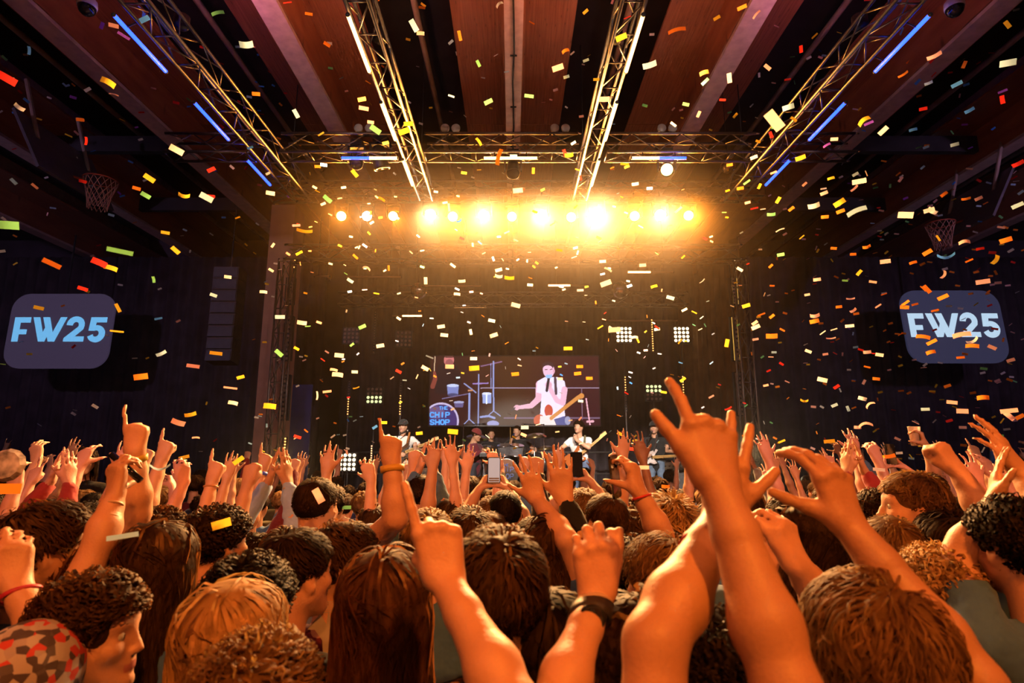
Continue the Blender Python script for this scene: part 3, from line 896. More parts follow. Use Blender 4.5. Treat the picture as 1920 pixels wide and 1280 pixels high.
cab = MB().tube([(.02 + .01 * math.sin(k * 2.1), Y0 + YL * k / 40, ZB - .015) for k in range(41)], .012, 6).build('ceiling_cable', M['black'], None, True)
tag(cab, 'black cable clipped along the underside of the central ceiling beam', 'cable')
clipm = MB().box((0, 0, 0), (.09, .02, .015)).mesh('cable_clip')
for k in range(10): link('cable_clip', clipm, cab, M['black'], loc=(.02, 4.4 + 1.15 * k, ZB - .012))
# cross ribs in the dark side bays
for i, (x0, x1, y) in enumerate([(-8.4, -5.85, 9.6), (-8.4, -5.85, 12.2), (5.87, 8.42, 9.6), (5.87, 8.42, 12.2)]):
    q = MB().box(((x0 + x1) / 2, y, 7.35), (x1 - x0, .12, .3)).build('trim_%d' % (20 + i), M['recess']); struct(q)

# black drapes behind and beside the stage
def drape(name, x0, x1, y, z0, z1, label, amp=.06, pitch=.28, col='drape', axis='x', seed=1):
    r = random.Random(seed); n = max(8, int(abs(x1 - x0) / pitch * 6)); V = []; F = []
    for j, z in enumerate((z0, z0 + (z1 - z0) * .5, z1)):
        for i in range(n + 1):
            t = x0 + (x1 - x0) * i / n
            d = amp * math.sin(2 * math.pi * (t / pitch) + .7 * math.sin(t * 1.7 + seed)) * (1.1 - .25 * j)
            V.append((t, y + d, z) if axis == 'x' else (y + d, t, z))
    for j in range(2):
        for i in range(n): F.append((j * (n + 1) + i, j * (n + 1) + i + 1, (j + 1) * (n + 1) + i + 1, (j + 1) * (n + 1) + i))
    m_ = MB().add(V, F)
    o = m_.build(name, M[col], None, True)
    md = o.modifiers.new('thickness', 'SOLIDIFY'); md.thickness = .006
    tag(o, label, 'curtain')
    return o
drape('stage_curtain', -4.6, 4.7, 15.4, .8, 6.9, 'wide black curtain closing the rear of the stage behind the video screen', seed=2)
drape('side_curtain', -15.8, -4.75, 14.2, 0, 6.8, 'black curtain wall left of the stage behind the left projected sign', seed=3)
drape('side_curtain', 4.75, 15.8, 14.2, 0, 6.8, 'black curtain wall right of the stage behind the right projected sign', seed=4)
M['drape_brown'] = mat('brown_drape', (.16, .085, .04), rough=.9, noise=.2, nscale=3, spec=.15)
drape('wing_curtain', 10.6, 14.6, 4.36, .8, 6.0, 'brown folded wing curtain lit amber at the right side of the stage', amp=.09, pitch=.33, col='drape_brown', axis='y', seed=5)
pl = MB().box((-4.44, 10.75, 3.3), (.46, .5, 6.6)).build('pillar', M['pillar']); tag(pl, 'reddish brown pillar at the left edge of the stage', 'pillar', kind='structure')
bp_ = MB().box((-4.2, 11.5, 2.0), (.40, .05, 2.4)).build('blue_panel', mat('blue_panel', (.02, .03, .28), rough=.6, noise=.1))
tag(bp_, 'plain blue panel standing in the left wing beside the pillar', 'panel')

# stage deck
st = empty('stage', (0, 12.4, 0), 0, 'low black stage platform carrying the band', 'stage'); st['kind'] = 'structure'
deck = MB().box((0, 0, .74), (9.2, 5.6, .12)).build('deck', M['stage'], st)
for k in range(6):
    MB().box((-3.58 + 1.433 * k, -2.76, .34), (1.41, .04, .66)).build('skirt_panel', M['drape'], st)
riser = MB().box((.05, 13.05, .975), (2.3, 1.5, .35)).build('drum_riser', M['stage']); tag(riser, 'black riser under the drum kit', 'riser')
# guard rail across the rear of the stage
rl = empty('guard_rail', (0, 13.9, .8), 0, 'silver guard rail running along the rear of the stage', 'railing')
MB().tube([(-4.1, 0, 1.05), (4.1, 0, 1.05)], .022, 10).build('top_rail', M['alu'], rl, True)
MB().tube([(-4.1, 0, .55), (4.1, 0, .55)], .016, 8).build('middle_rail', M['alu'], rl, True)
pm = MB().tube([(0, 0, 0), (0, 0, 1.05)], .02, 8).mesh('post', True)
for k in range(7): link('post', pm, rl, M['alu'], loc=(-4.0 + 8.0 / 6 * k, 0, 0))
# crowd barrier in front of the stage
br = empty('crowd_barrier', (0, 9.15, 0), 0, 'low black barrier between the crowd and the stage front', 'barrier')
for k in range(8): MB().box((-4.2 + 1.2 * k, 0, .55), (1.16, .05, 1.1)).build('barrier_panel', M['black'], br)

# ------------------------------------------------------------------ trusses
def truss(name, A, B_, label, size=.29, bay=.42, chord_r=.020, brace_r=.009):
    A = np.array(A, float); B_ = np.array(B_, float); L = np.linalg.norm(B_ - A); t = unit(B_ - A)
    up = np.array((0, 0, 1.)) if abs(t[2]) < .9 else np.array((0, 1., 0)); x = unit(np.cross(t, up)); u = np.cross(x, t)
    root = empty(name, A, 0, label, 'truss'); h = size / 2
    cs = [(sx * h * x + sy * h * u) for sx, sy in ((-1, -1), (1, -1), (1, 1), (-1, 1))]
    for c in cs: MB().tube([c, c + t * L], chord_r, 10).build('chord', M['alu'], root, True)
    n = max(1, int(round(L / bay))); bl = L / n
    cache = {}
    def brace(p, q):
        d = q - p; key = tuple(np.round(d, 4))
        if key not in cache: cache[key] = MB().tube([(0, 0, 0), d], brace_r, 6).mesh('brace', True)
        link('brace', cache[key], root, M['alu'], loc=p)
    for k in range(n):
        y0, y1 = t * bl * k, t * bl * (k + 1)
        for f in range(4):
            a, c = cs[f], cs[(f + 1) % 4]
            if k % 2 == 0: brace(a + y0, c + y1)
            else: brace(c + y0, a + y1)
        brace(cs[0] + y0, cs[1] + y0)
    brace(cs[0] + t * L, cs[1] + t * L)
    for c in cs: MB().tube([c + t * (L - .002), c + t * (L + .05)], chord_r * .7, 8).build('connector', M['chrome'], root, True)
    return root
ZT = 6.02
LONG = {'outer left': -3.39, 'inner left': -1.40, 'inner right': 1.10, 'outer right': 3.57}
for nm, x in LONG.items():
    truss('ceiling_truss', (x, 1.6, ZT), (x, 8.75, ZT), 'aluminium box truss hung lengthwise under the ceiling, %s of the four' % nm, size=.25 if 'outer' in nm else .21)
truss('ceiling_truss', (-3.7, -3.0, ZT), (3.8, -3.0, ZT), 'aluminium box truss carrying wash lamps behind the photographer')
for a, b_, nm in ((-4.75, -3.62, 'far left'), (-3.16, -1.60, 'left'), (-1.20, .90, 'middle'), (1.30, 3.34, 'right'), (3.80, 4.7, 'far right')):
    truss('cross_truss', (a, 7.35, 6.05), (b_, 7.35, 6.05), 'aluminium truss hung crosswise over the crowd, %s section' % nm, size=.27, bay=.36)
truss('light_truss', (-4.2, 9.35, 6.33), (4.3, 9.35, 6.33), 'aluminium truss above the stage front carrying the blazing spotlights', size=.27, bay=.4)
truss('stage_truss', (-4.1, 10.0, 5.42), (4.1, 10.0, 5.42), 'black-shadowed truss spanning the two stage towers', size=.27, bay=.4)
truss('stage_truss', (-3.9, 12.6, 5.25), (3.9, 12.6, 5.25), 'truss over the rear of the stage behind the mirror balls', size=.27, bay=.4)
truss('tower_truss', (-4.08, 10.0, 0.0), (-4.08, 10.0, 5.25), 'upright aluminium truss tower at the left side of the stage', size=.22, bay=.42)
truss('tower_truss', (4.10, 10.0, 0.0), (4.10, 10.0, 5.25), 'upright aluminium truss tower at the right side of the stage', size=.22, bay=.42)
hang = MB().tube([(0, 0, 0), (0, 0, ZREC - ZT)], .008, 6).mesh('hanger', True)
for i, (x, y, w) in enumerate([(x, y, '%s at the %s' % (a, b_)) for a, x in LONG.items() for b_, y in (('near end', 3.4), ('far end', 8.2))]):
    h_ = link('hanger_cable', hang, None, M['black'], loc=(x, y, ZT + .14)); tag(h_, 'thin steel cable holding up the %s truss' % w.replace(' at the', ' truss,').replace(' truss,', ' ceiling') , 'cable')
# ------------------------------------------------------------------ LED tubes
M['tube_blue'] = glow('blue_led_tube', (.012, .042, 1.0), 8.0, base=(.01, .01, .02), lights=True)
M['tube_amber'] = glow('amber_led_tube', (1.0, .46, .15), 7.0, base=(.05, .04, .03), lights=True)
M['tube_dim'] = mat('unlit_tube', (.30, .16, .10), rough=.4, noise=.1)
def led_tube(a, b_, matname, label, r=.019, group=None, to=(0, 0, .08)):
    a = np.array(a, float); b_ = np.array(b_, float); t = unit(b_ - a)
    root = empty('led_tube', a, 0, label, 'light tube', group)
    MB().tube([(0, 0, 0), b_ - a], r, 12).build('tube', M[matname], root, True)
    for p, s in (((0, 0, 0), -1), (b_ - a, 1)):
        p = np.array(p, float); MB().tube([p - t * .012 * (s < 0), p + t * .012 * (s > 0) + t * 1e-3], r * 1.1, 12).build('end_cap', M['plastic'], root, True)
    for q in (.2, .8):
        c = (b_ - a) * q
        MB().tube([c, c + np.array(to)], .008, 6).build('bracket', M['black'], root)
    return root
NM = ['nearest', 'middle', 'farthest']
for nm, x in LONG.items():
    out_ = nm.startswith('outer'); sgn = -1 if 'left' in nm else 1
    xo = x + (sgn * .25 if out_ else sgn * .10)
    for k, (ya, yb) in enumerate(((4.62, 5.42), (5.97, 6.78), (7.30, 8.07))):
        led_tube((xo, ya, 5.84), (xo, yb, 5.84), 'tube_blue' if out_ else 'tube_amber',
                 '%s LED tube on the %s ceiling truss, %s of its three' % ('blue' if out_ else 'warm white', nm, NM[k]), to=(-sgn * .13, 0, .07) if out_ else (0, 0, .08))
    led_tube((xo, 2.4, 5.84), (xo, 3.2, 5.84), 'tube_blue' if out_ else 'tube_amber', '%s LED tube on the %s ceiling truss above the frame' % ('blue' if out_ else 'warm white', nm))
for xa, xb, mm, lab in ((-2.30, -1.55, 'tube_blue', 'blue and white LED tube on the left part of the cross truss'), (-.38, .34, 'tube_amber', 'warm white LED tube on the middle of the cross truss'), (1.62, 2.35, 'tube_blue', 'blue and white LED tube on the right part of the cross truss')):
    root = led_tube((xa, 7.18, 5.80), (xb, 7.18, 5.80), mm, lab)
    if mm == 'tube_blue':   # half of the pixel tube glows warm
        m0 = MB().tube([((xb - xa) * .5 if xa < 0 else 0, -.001, 0), ((xb - xa) if xa < 0 else (xb - xa) * .5, -.001, 0)], .0203, 12).build('lit_segment', M['tube_amber'], root, True)
# stage roof tubes (partly lit)
for (x0, x1, y, Y, lit, lab) in [(1028, 1103, 535, 12.0, (0, .55), 'half lit amber LED tube over the stage, right of centre'), (845, 912, 575, 13.2, (.1, 1), 'amber LED tube over the rear of the stage, left of centre'),
        (735, 791, 592, 13.6, (.35, 1), 'half lit amber LED tube beside the unlit blinder panels'), (1177, 1262, 510, 11.2, (0, .5), 'half lit amber LED tube above the right mirror ball'),
        (650, 752, 519, 11.6, None, 'unlit LED tube at the upper left of the stage'), (590, 618, 518, 11.6, None, 'short unlit LED tube beside the left tower'),
        (750, 902, 536, 12.0, None, 'unlit LED tube crossing behind the left mirror ball'), (1140, 1270, 601, 13.7, None, 'unlit LED tube above the right blinder panels')]:
    a = P(x0, y, Y); b_ = P(x1, y, Y); b_[2] = a[2]
    r_ = led_tube(a, b_, 'tube_dim', lab, r=.020, to=(0, 0, 6.9 - a[2]))
    if lit: MB().tube([(b_ - a) * lit[0] - (0, .002, 0), (b_ - a) * lit[1] - (0, .002, 0)], .0215, 10).build('lit_segment', M['tube_amber'], r_, True)

# ------------------------------------------------------------------ spotlights above the stage front
M['lens_white'] = glow('white_lens', (1.0, .90, .72), 60)
M['lens_amber'] = glow('amber_lens', (1.0, .50, .10), 14)
M['lens_off'] = mat('dark_lens', (.05, .045, .05), rough=.1, noise=.1)
def moving_head(loc, aim, lens, label, s=1.0, group=None, hang=.42):
    """lamp head on a yoke below a clamp"""
    loc = np.array(loc, float); d = unit(np.array(aim, float) - loc)
    root = empty('moving_head_lamp', loc, 0, label, 'stage light', group)
    lh = MB().lathe([(.05 * s, -.20 * s), (.095 * s, -.17 * s), (.11 * s, -.02 * s), (.115 * s, .10 * s), (.115 * s, .13 * s), (.098 * s, .135 * s), (.098 * s, .115 * s)], (0, 0, 0), d, 18).build('lamp_head', M['black'], root, True)
    MB().lathe([(.002, .118 * s), (.096 * s, .118 * s), (.09 * s, .125 * s), (.002, .128 * s)], (0, 0, 0), d, 18).build('lens', M[lens], lh, True)
    y = MB()
    for sx in (-1, 1): y.box((sx * .14 * s, 0, .10 * s), (.025 * s, .07 * s, .26 * s))
    y.box((0, 0, .235 * s), (.305 * s, .08 * s, .035 * s)); y.build('yoke', M['black'], root)
    MB().box((0, 0, .30 * s), (.20 * s, .16 * s, .10 * s)).build('base_box', M['black'], root)
    MB().tube([(0, 0, .34 * s), (0, 0, hang)], .014, 8).build('clamp', M['black'], root)
    return root
ROW = [(640, 405, 'a', .75), (688, 405, 'w', .55), (737, 405, 'a', .6), (807, 403, 'w', 1.3), (849, 406, 'a', 1.0), (907, 404, 'w', 1.4), (960, 406, 'a', .8),
       (1016, 404, 'w', 1.5), (1071, 407, 'a', .8), (1117, 404, 'w', 2.4), (1190, 405, 'a', .9), (1238, 403, 'w', 1.2), (1291, 404, 'a', .8)]
ORD = ['first', 'second', 'third', 'fourth', 'fifth', 'sixth', 'seventh', 'eighth', 'ninth', 'tenth', 'eleventh', 'twelfth', 'last']
for i, (px, py, c, k) in enumerate(ROW):
    p = P(px, py, 9.2)
    aim = np.array((p[0] * .55 + (.6 if i > 9 else -.2 if i < 4 else .1), 2.6 if c == 'w' else 1.2, 1.7))
    moving_head(p, (0.0, 0.0, 1.95), 'lens_white' if c == 'w' else 'lens_amber', 'blazing %s spotlight above the stage, %s from the left in the row' % ('white' if c == 'w' else 'amber', ORD[i]), s=.72 + .14 * k)
    lp = p + unit(np.array((0, 0, 1.95)) - p) * .16
    lamp_light('stage_spot', lp, aim, (1050 if c == 'w' else 1250) * k, (1.0, .60, .26) if c == 'w' else (1.0, .34, .035), 100 if c == 'a' else 86, .8, .05)
p = P(1250, 318, 7.45)
moving_head(p, (.3, 0, 1.95), 'lens_amber', 'single amber spotlight glowing under the right part of the cross truss', .85, hang=.30)
lamp_light('cross_spot', p + unit(np.array((.3, 0, 1.95)) - p) * .15, (1.2, 1.5, 1.6), 260, (1, .50, .12), 110, .8, .05)
moving_head(P(962, 318, 7.4), (0, 4.2, 0), 'lens_off', 'unlit moving head lamp hanging under the middle of the cross truss', .8, hang=.34)
moving_head(P(668, 300, 7.4), (-1, 4.2, 0), 'lens_off', 'unlit moving head lamp under the left cross truss near its blue tube', .8, hang=.28)
moving_head(P(713, 300, 7.5), (-1, 8.6, 2), 'lens_off', 'wide unlit lamp with a brownish housing beside the left moving head', 1.0, hang=.30)
# pairs of round work lights on top of the cross truss
for k, px in enumerate((683, 845, 1050, 1250)):
    p = P(px, 240, 7.35); r_ = empty('twin_work_light', (p[0], 7.35, 6.2), 0, 'unlit twin round work light on the cross truss, %s from the left' % ORD[k], 'stage light')
    for sx in (-1, 1):
        MB().lathe([(.03, .07), (.058, .03), (.062, 0), (.055, -.012), (.002, -.012)], (sx * .075, -.03, .13), (0, 1, 0), 16).build('lamp', M['white_enamel'], r_, True)
    MB().box((0, 0, .05), (.2, .05, .05)).build('bracket', M['black'], r_)
# wash lamps and confetti lamps behind the photographer
for i, (loc, aim, pw, colr) in enumerate(WASH):
    moving_head(loc, aim, 'lens_amber', 'amber wash lamp behind the photographer, %s of four' % ORD[i], 1.0)
    d = unit(np.array(aim, float) - np.array(loc)); lamp_light('wash_spot', np.array(loc) + d * .16, aim, pw, colr, 85, .7, .12)
for i, (loc, aim, pw, colr) in enumerate(CONF_WASH):
    moving_head(loc, aim, 'lens_white', 'white lamp behind the photographer aimed at the falling confetti, %s of two' % ORD[i], .9)
    d = unit(np.array(aim, float) - np.array(loc)); lamp_light('confetti_spot', np.array(loc) + d * .16, aim, pw, colr, 75, .7, .1)

for i, (x, y, colr, pw) in enumerate(UP_FILL):
    r_ = empty('uplight', (x, y, ZT + .16), 0, 'small added fill uplight on the %s truss, %s' % ([k for k in LONG if abs(LONG[k] - x) < .05][0], 'toward the stage' if y > 4 else 'above the photographer'), 'stage light')
    MB().lathe([(.06, 0), (.075, .02), (.075, .13), (.06, .135), (.06, .115), (.002, .115)], (0, 0, 0), (0, 0, 1), 16).build('can', M['black'], r_, True)
    lamp_light('uplight_fill', (x, y, ZT + .31), (x * 1.02, y + .2, 9), pw, colr, 165, .6, .05)
for i, (loc, aim) in enumerate(BAND_FILL):
    moving_head(loc, aim, 'lens_white', 'added white fill spot above the photographer aimed at the band, %s of four' % ORD[i], .9, hang=.2)
    d = unit(np.array(aim) - np.array(loc)); lamp_light('band_fill', np.array(loc) + d * .16, aim, 5000, (1, .87, .72), 18, .5, .05)

for i, (loc, aim, pw, colr) in enumerate(PURPLE_FILL):
    moving_head(loc, aim, 'lens_off', 'added purple fill lamp high on the %s side of the hall' % ('left', 'right')[i], 1.0, hang=1.4)
    d = unit(np.array(aim) - np.array(loc)); lamp_light('purple_fill', np.array(loc) + d * .2, aim, pw, colr, 75, .9, .1)

# ------------------------------------------------------------------ blinder panels and pixel strips on stage
M['cell_on'] = glow('lit_blinder_cell', (1.0, .74, .40), 5)
M['cell_warm'] = glow('warm_blinder_cell', (1.0, .62, .24), 10)
M['cell_green'] = glow('pale_green_cell', (.82, .95, .42), 1.15)
M['cell_off'] = mat('unlit_blinder_cell', (.30, .22, .20), rough=.25, noise=.1)
M['strip_on'] = glow('amber_pixel', (1.0, .36, .07), 4.5)
cellm = {}
for nm in ('cell_on', 'cell_warm', 'cell_green', 'cell_off'):
    cellm[nm] = MB().lathe([(.030, -.012), (.035, 0), (.030, .012), (.016, .017), (.001, .018)], (0, 0, 0), (0, -1, 0), 14).mesh('cell', True); cellm[nm].materials.append(M[nm])
def pole(c, z0, z1, root, oy=.04):
    if z1 > z0: MB().tube([(0, oy, z0 - c[2]), (0, oy, z1 - c[2])], .016, 8).build('pole', M['black'], root)
def blinder(px, py, Y, pattern, label, size=.40, stand=True):
    c = P(px, py, Y); root = empty('blinder_panel', c, 0, label, 'blinder light')
    s = size / .40
    MB().box((0, .05 * s, 0), (.40 * s, .10 * s, .40 * s)).build('housing', M['black'], root)
    for r_ in range(4):
        for k in range(4):
            o = link('cell', cellm[pattern[r_]], root, loc=((-.144 + .096 * k) * s, -.002, (.144 - .096 * r_) * s)); o.scale = (s, s, s)
    if stand: pole(c, .8, c[2] - .2 * s, root, .05)
    return root
ON, WM, GR, OF = 'cell_on', 'cell_warm', 'cell_green', 'cell_off'
blinder(651, 866, 12.6, [ON] * 4, 'square blinder panel of sixteen white glowing cells low at the left of the stage')
blinder(702, 741, 13.4, [OF, OF, GR, GR], 'blinder panel with its lower two rows glowing pale green, left of the video screen')
blinder(658, 629, 13.4, [OF] * 4, 'unlit sixteen cell blinder panel high at the far left of the stage', stand=False)
blinder(757, 635, 13.5, [OF] * 4, 'unlit sixteen cell blinder panel high above the left singer', stand=False)
blinder(1170, 627, 13.4, [ON] * 4, 'glowing blinder panel high on the right, nearer the video screen')
blinder(1278, 627, 13.4, [ON] * 4, 'glowing blinder panel high on the far right of the stage')
blinder(1226, 736, 13.4, [GR, GR, OF, OF], 'blinder panel with its upper two rows glowing pale green, right of the video screen')
pxm = {}
for nm in ('strip_on', 'cell_off', 'cell_on'):
    pxm[nm] = MB().sphere((0, 0, 0), .0135, 8, 6).mesh('pixel', True); pxm[nm].materials.append(M[nm])
def strip(px, y0, y1, Y, n, on, label, floor=True, mm='strip_on'):
    a = P(px, y0, Y); b_ = P(px, y1, Y); root = empty('pixel_strip', (a[0], Y, b_[2]), 0, label, 'light strip')
    H = a[2] - b_[2]
    MB().box((0, .03, H / 2), (.05, .04, H + .06)).build('housing', M['black'], root)
    for k in range(n):
        t = k / (n - 1)
        link('pixel', pxm[mm if on[0] <= t <= on[1] else 'cell_off'], root, loc=(0, -.002, H * (1 - t)))
    if floor: MB().tube([(0, .03, -(b_[2] - .8)), (0, .03, 0)], .014, 8).build('pole', M['alu'], root)
strip(655, 715, 776, 13.3, 14, (.5, 1), 'pixel strip on a pole left of the half lit green blinder')
strip(752, 713, 776, 13.2, 14, (.4, 1), 'pixel strip on a pole behind the left singer')
strip(697, 836, 876, 12.8, 10, (0, 1), 'short amber pixel strip standing low beside the white floor blinder')
strip(704, 585, 660, 13.5, 16, (2, 3), 'unlit dotted pixel strip between the two unlit blinders', floor=False)
strip(1222, 600, 657, 13.4, 14, (0, 1), 'bright amber pixel strip between the two glowing right blinders', floor=False)
strip(1172, 707, 770, 13.3, 14, (0, .45), 'pixel strip on a pole just right of the video screen')
strip(1280, 706, 770, 13.3, 14, (0, 1), 'pixel strip on a pole behind the big pointing hand')
strip(553, 487, 508, 10.3, 4, (0, 1), 'four glowing amber pixels at the top of the left tower', floor=False)
strip(1377, 489, 508, 10.3, 4, (0, 1), 'four glowing pixels at the top of the right tower', floor=False, mm='cell_on')
strip(535, 822, 850, 9.9, 6, (0, 1), 'small amber pixel cluster low at the foot of the left tower', floor=False)
# vertical pixel battens on the towers
def batten(px0, py0, px1, py1, Y, n, matn, label):
    a = P(px0, py0, Y); b_ = P(px1, py1, Y); root = empty('light_batten', b_, 0, label, 'light batten')
    H = a[2] - b_[2]; MB().box((0, .04, H / 2), (.17, .08, H)).build('housing', M['black'], root)
    for sx in (-1, 1): MB().box((sx * .05, -.006, H / 2), (.016, .012, H * .96)).build('light_bar', M[matn], root)
    for k in range(n): MB().box((0, -.004, H * (k + .5) / n), (.06, .01, H / n * .55)).build('pixel_row', M['cell_off'], root)
M['bar_amber'] = glow('amber_bar', (1.0, .55, .06), .75)
batten(545, 520, 541, 570, 10.4, 8, 'pipe', 'unlit vertical batten at the left tower, uppermost')
batten(541, 592, 536, 676, 10.4, 10, 'pipe', 'unlit vertical batten at the left tower, middle')
batten(537, 702, 530, 788, 10.4, 10, 'pipe', 'vertical batten with dim dots at the left tower, lowest')
batten(1376, 520, 1379, 571, 10.4, 8, 'bar_amber', 'amber glowing vertical batten at the right tower, uppermost')
batten(1379, 593, 1383, 677, 10.4, 10, 'bar_amber', 'amber glowing vertical batten at the right tower, middle')
batten(1384, 697, 1390, 780, 10.4, 10, 'pipe', 'unlit vertical batten at the right tower, lowest')
# bright lamps at floor level in the crowd line
def floor_lamp(px, py, Y, label, pw, colr):
    c = P(px, py, Y); root = empty('floor_spot', (c[0], Y, .8 if Y > 9.6 else 0), 0, label, 'stage light')
    z = c[2] - root.location[2]
    MB().lathe([(.05, -.14), (.08, -.1), (.085, .03), (.07, .035)], (0, 0, z), unit((-c[0] * .3, -1, 0)), 16).build('lamp_head', M['black'], root, True)
    MB().sphere((0, -.05, z), (.05, .02, .05), 12, 8).build('lens', M['lens_white'], root, True)
    MB().tube([(0, .02, 0), (0, .02, z)], .015, 8).build('stand', M['black'], root)
    lamp_light('floor_light', (c[0], Y - .12, c[2]), (c[0] * .3, 0, 1.9), pw, colr, 140, .8, .05)
floor_lamp(533, 858, 9.8, 'starry bright lamp low at the foot of the left tower', 60, (1, .66, .3))
floor_lamp(531, 888, 9.0, 'starry bright lamp among the raised hands below the left tower', 50, (1, .66, .3))
floor_lamp(1395, 846, 9.7, 'dazzling white lamp low at the foot of the right tower', 130, (1, .8, .5))

# ------------------------------------------------------------------ haze over the stage
def haze(name, verts, dens, label, colr=(1, .82, .62)):
    m = bpy.data.materials.new(name); m.use_nodes = True; N = m.node_tree.nodes; N.clear()
    o_ = N.new('ShaderNodeOutputMaterial'); v = N.new('ShaderNodeVolumeScatter')
    v.inputs['Color'].default_value = (*colr, 1); v.inputs['Density'].default_value = dens; v.inputs['Anisotropy'].default_value = .55
    m.node_tree.links.new(v.outputs[0], o_.inputs['Volume'])
    o = verts.build(name, m, None, True); tag(o, label, 'haze', kind='stuff')
    return o
haze('stage_haze', MB().box((0, 11.0, 4.15), (26.0, 8.6, 8.2)), .0062, 'thin amber haze hanging over the front of the stage')
haze('stage_smoke', MB().sphere((1.0, 9.5, 5.3), (3.3, 1.6, 1.3), 24, 16), .024, 'denser smoke plume glowing around the middle and right spotlights')
# ------------------------------------------------------------------ video screen: picture rasterised into colours of a fine pixel grid
def stroke_glyphs():
    return {'T': [[(0, 1), (1, 1)], [(.5, 1), (.5, 0)]], 'H': [[(0, 0), (0, 1)], [(1, 0), (1, 1)], [(0, .5), (1, .5)]], 'E': [[(1, 1), (0, 1), (0, 0), (1, 0)], [(0, .5), (.8, .5)]],
            'C': [[(1, .85), (.7, 1), (.25, 1), (0, .7), (0, .3), (.25, 0), (.7, 0), (1, .15)]], 'I': [[(.5, 0), (.5, 1)]], 'P': [[(0, 0), (0, 1), (.7, 1), (1, .82), (1, .62), (.7, .45), (0, .45)]],
            'S': [[(1, .85), (.7, 1), (.3, 1), (0, .82), (.1, .58), (.85, .42), (1, .2), (.7, 0), (.3, 0), (0, .15)]], 'O': [[(.3, 0), (0, .3), (0, .7), (.3, 1), (.7, 1), (1, .7), (1, .3), (.7, 0), (.3, 0)]]}
GLY = stroke_glyphs()
class Paint:
    """coordinates follow a 1715 x 685 picture, y down"""
    def __init__(s, w, h, W, H):
        s.W, s.H = W, H; xs = np.linspace(0, w, W); ys = np.linspace(0, h, H)
        s.x, s.y = np.meshgrid(xs, ys); s.img = np.zeros((H, W, 3))
    def put(s, m, c, a=1.0):
        m = np.clip(m, 0, 1)[..., None] * a; s.img = s.img * (1 - m) + m * (np.array(c) / 255.) ** 2.2
    def ell(s, cx, cy, rx, ry, c, a=1): s.put(((s.x - cx) / rx) ** 2 + ((s.y - cy) / ry) ** 2 < 1, c, a)
    def line(s, pts, w, c, a=1):
        w = w if hasattr(w, '__len__') else [w] * len(pts)
        for i in range(len(pts) - 1):
            (x0, y0), (x1, y1) = pts[i], pts[i + 1]; dx, dy = x1 - x0, y1 - y0
            t = np.clip(((s.x - x0) * dx + (s.y - y0) * dy) / (dx * dx + dy * dy + 1e-9), 0, 1)
            d = np.hypot(s.x - x0 - t * dx, s.y - y0 - t * dy); s.put(d < (w[i] + (w[i + 1] - w[i]) * t) / 2, c, a)
    def poly(s, pts, c, a=1):
        m = np.zeros(s.x.shape, bool); n = len(pts)
        for i in range(n):
            (x0, y0), (x1, y1) = pts[i], pts[(i + 1) % n]
            if y0 == y1: continue
            k = ((y0 > s.y) != (y1 > s.y)) & (s.x < (x1 - x0) * (s.y - y0) / (y1 - y0) + x0); m ^= k
        s.put(m, c, a)
    def text(s, t, x, y, w, h, gap, lw, c):
        for ch in t:
            if ch in GLY:
                for st_ in GLY[ch]: s.line([(x + p * w, y + (1 - q) * h) for p, q in st_], lw, c)
            x += w + gap
pc = Paint(1715, 685, 430, 172)
gx = pc.x / 1715; gy = pc.y / 685
bg = .78 * np.stack([58 + 20 * np.exp(-((gx - .5) / .25) ** 2) + 14 * gx, 24 + 26 * np.exp(-((gx - .48) / .22) ** 2), 30 - 4 * np.exp(-((gx - .48) / .22) ** 2) + 8 * gx], axis=-1)
pc.img = (bg / 255.) ** 2.2
O = lambda pts: [(x - 125, y - 95) for x, y in pts]
pc.line(O([(640, 415), (1840, 412)]), 9, (165, 145, 175)); pc.line(O([(880, 710), (1840, 708)]), 16, (112, 88, 112))
pc.line(O([(1662, 420), (1662, 720)]), 10, (130, 100, 120)); pc.line(O([(1706, 520), (1738, 775)]), 14, (240, 175, 190)); pc.line(O([(1712, 745), (1770, 742)]), 22, (235, 170, 185))
pc.poly(O([(205, 175), (400, 195), (440, 330), (420, 480), (180, 470), (170, 300)]), (34, 20, 28)); pc.ell(185, 40, 52, 62, (196, 112, 112)); pc.ell(190, 70, 40, 40, (150, 84, 84)); pc.poly(O([(262, 96), (360, 96), (350, 108), (270, 108)]), (60, 36, 34))
pc.line(O([(168, 96), (160, 270)]), 8, (225, 190, 150)); pc.line(O([(165, 260), (175, 320), (150, 400)]), [28, 44, 46], (130, 62, 52))
for cx, cy, rx, ry in ((355, 395, 62, 24), (700, 480, 66, 20)): pass
pc.poly(O([(295, 390), (415, 390), (410, 480), (305, 480)]), (120, 130, 190)); pc.ell(230, 295, 60, 16, (190, 200, 235)); pc.ell(230, 385, 54, 14, (70, 70, 110))
pc.poly(O([(655, 470), (745, 470), (745, 565), (660, 565)]), (150, 165, 220)); pc.ell(575, 375, 48, 14, (215, 220, 250)); pc.line(O([(700, 470), (700, 565)]), 16, (235, 240, 255))
pc.poly(O([(370, 555), (470, 555), (460, 605), (380, 605)]), (95, 85, 130)); pc.ell(295, 460, 52, 12, (160, 160, 200))
pc.line(O([(640, 196), (850, 150)]), 12, (130, 95, 130)); pc.line(O([(560, 372), (712, 366)]), 14, (150, 120, 190)); pc.line(O([(250, 520), (520, 470)]), 10, (110, 100, 140))
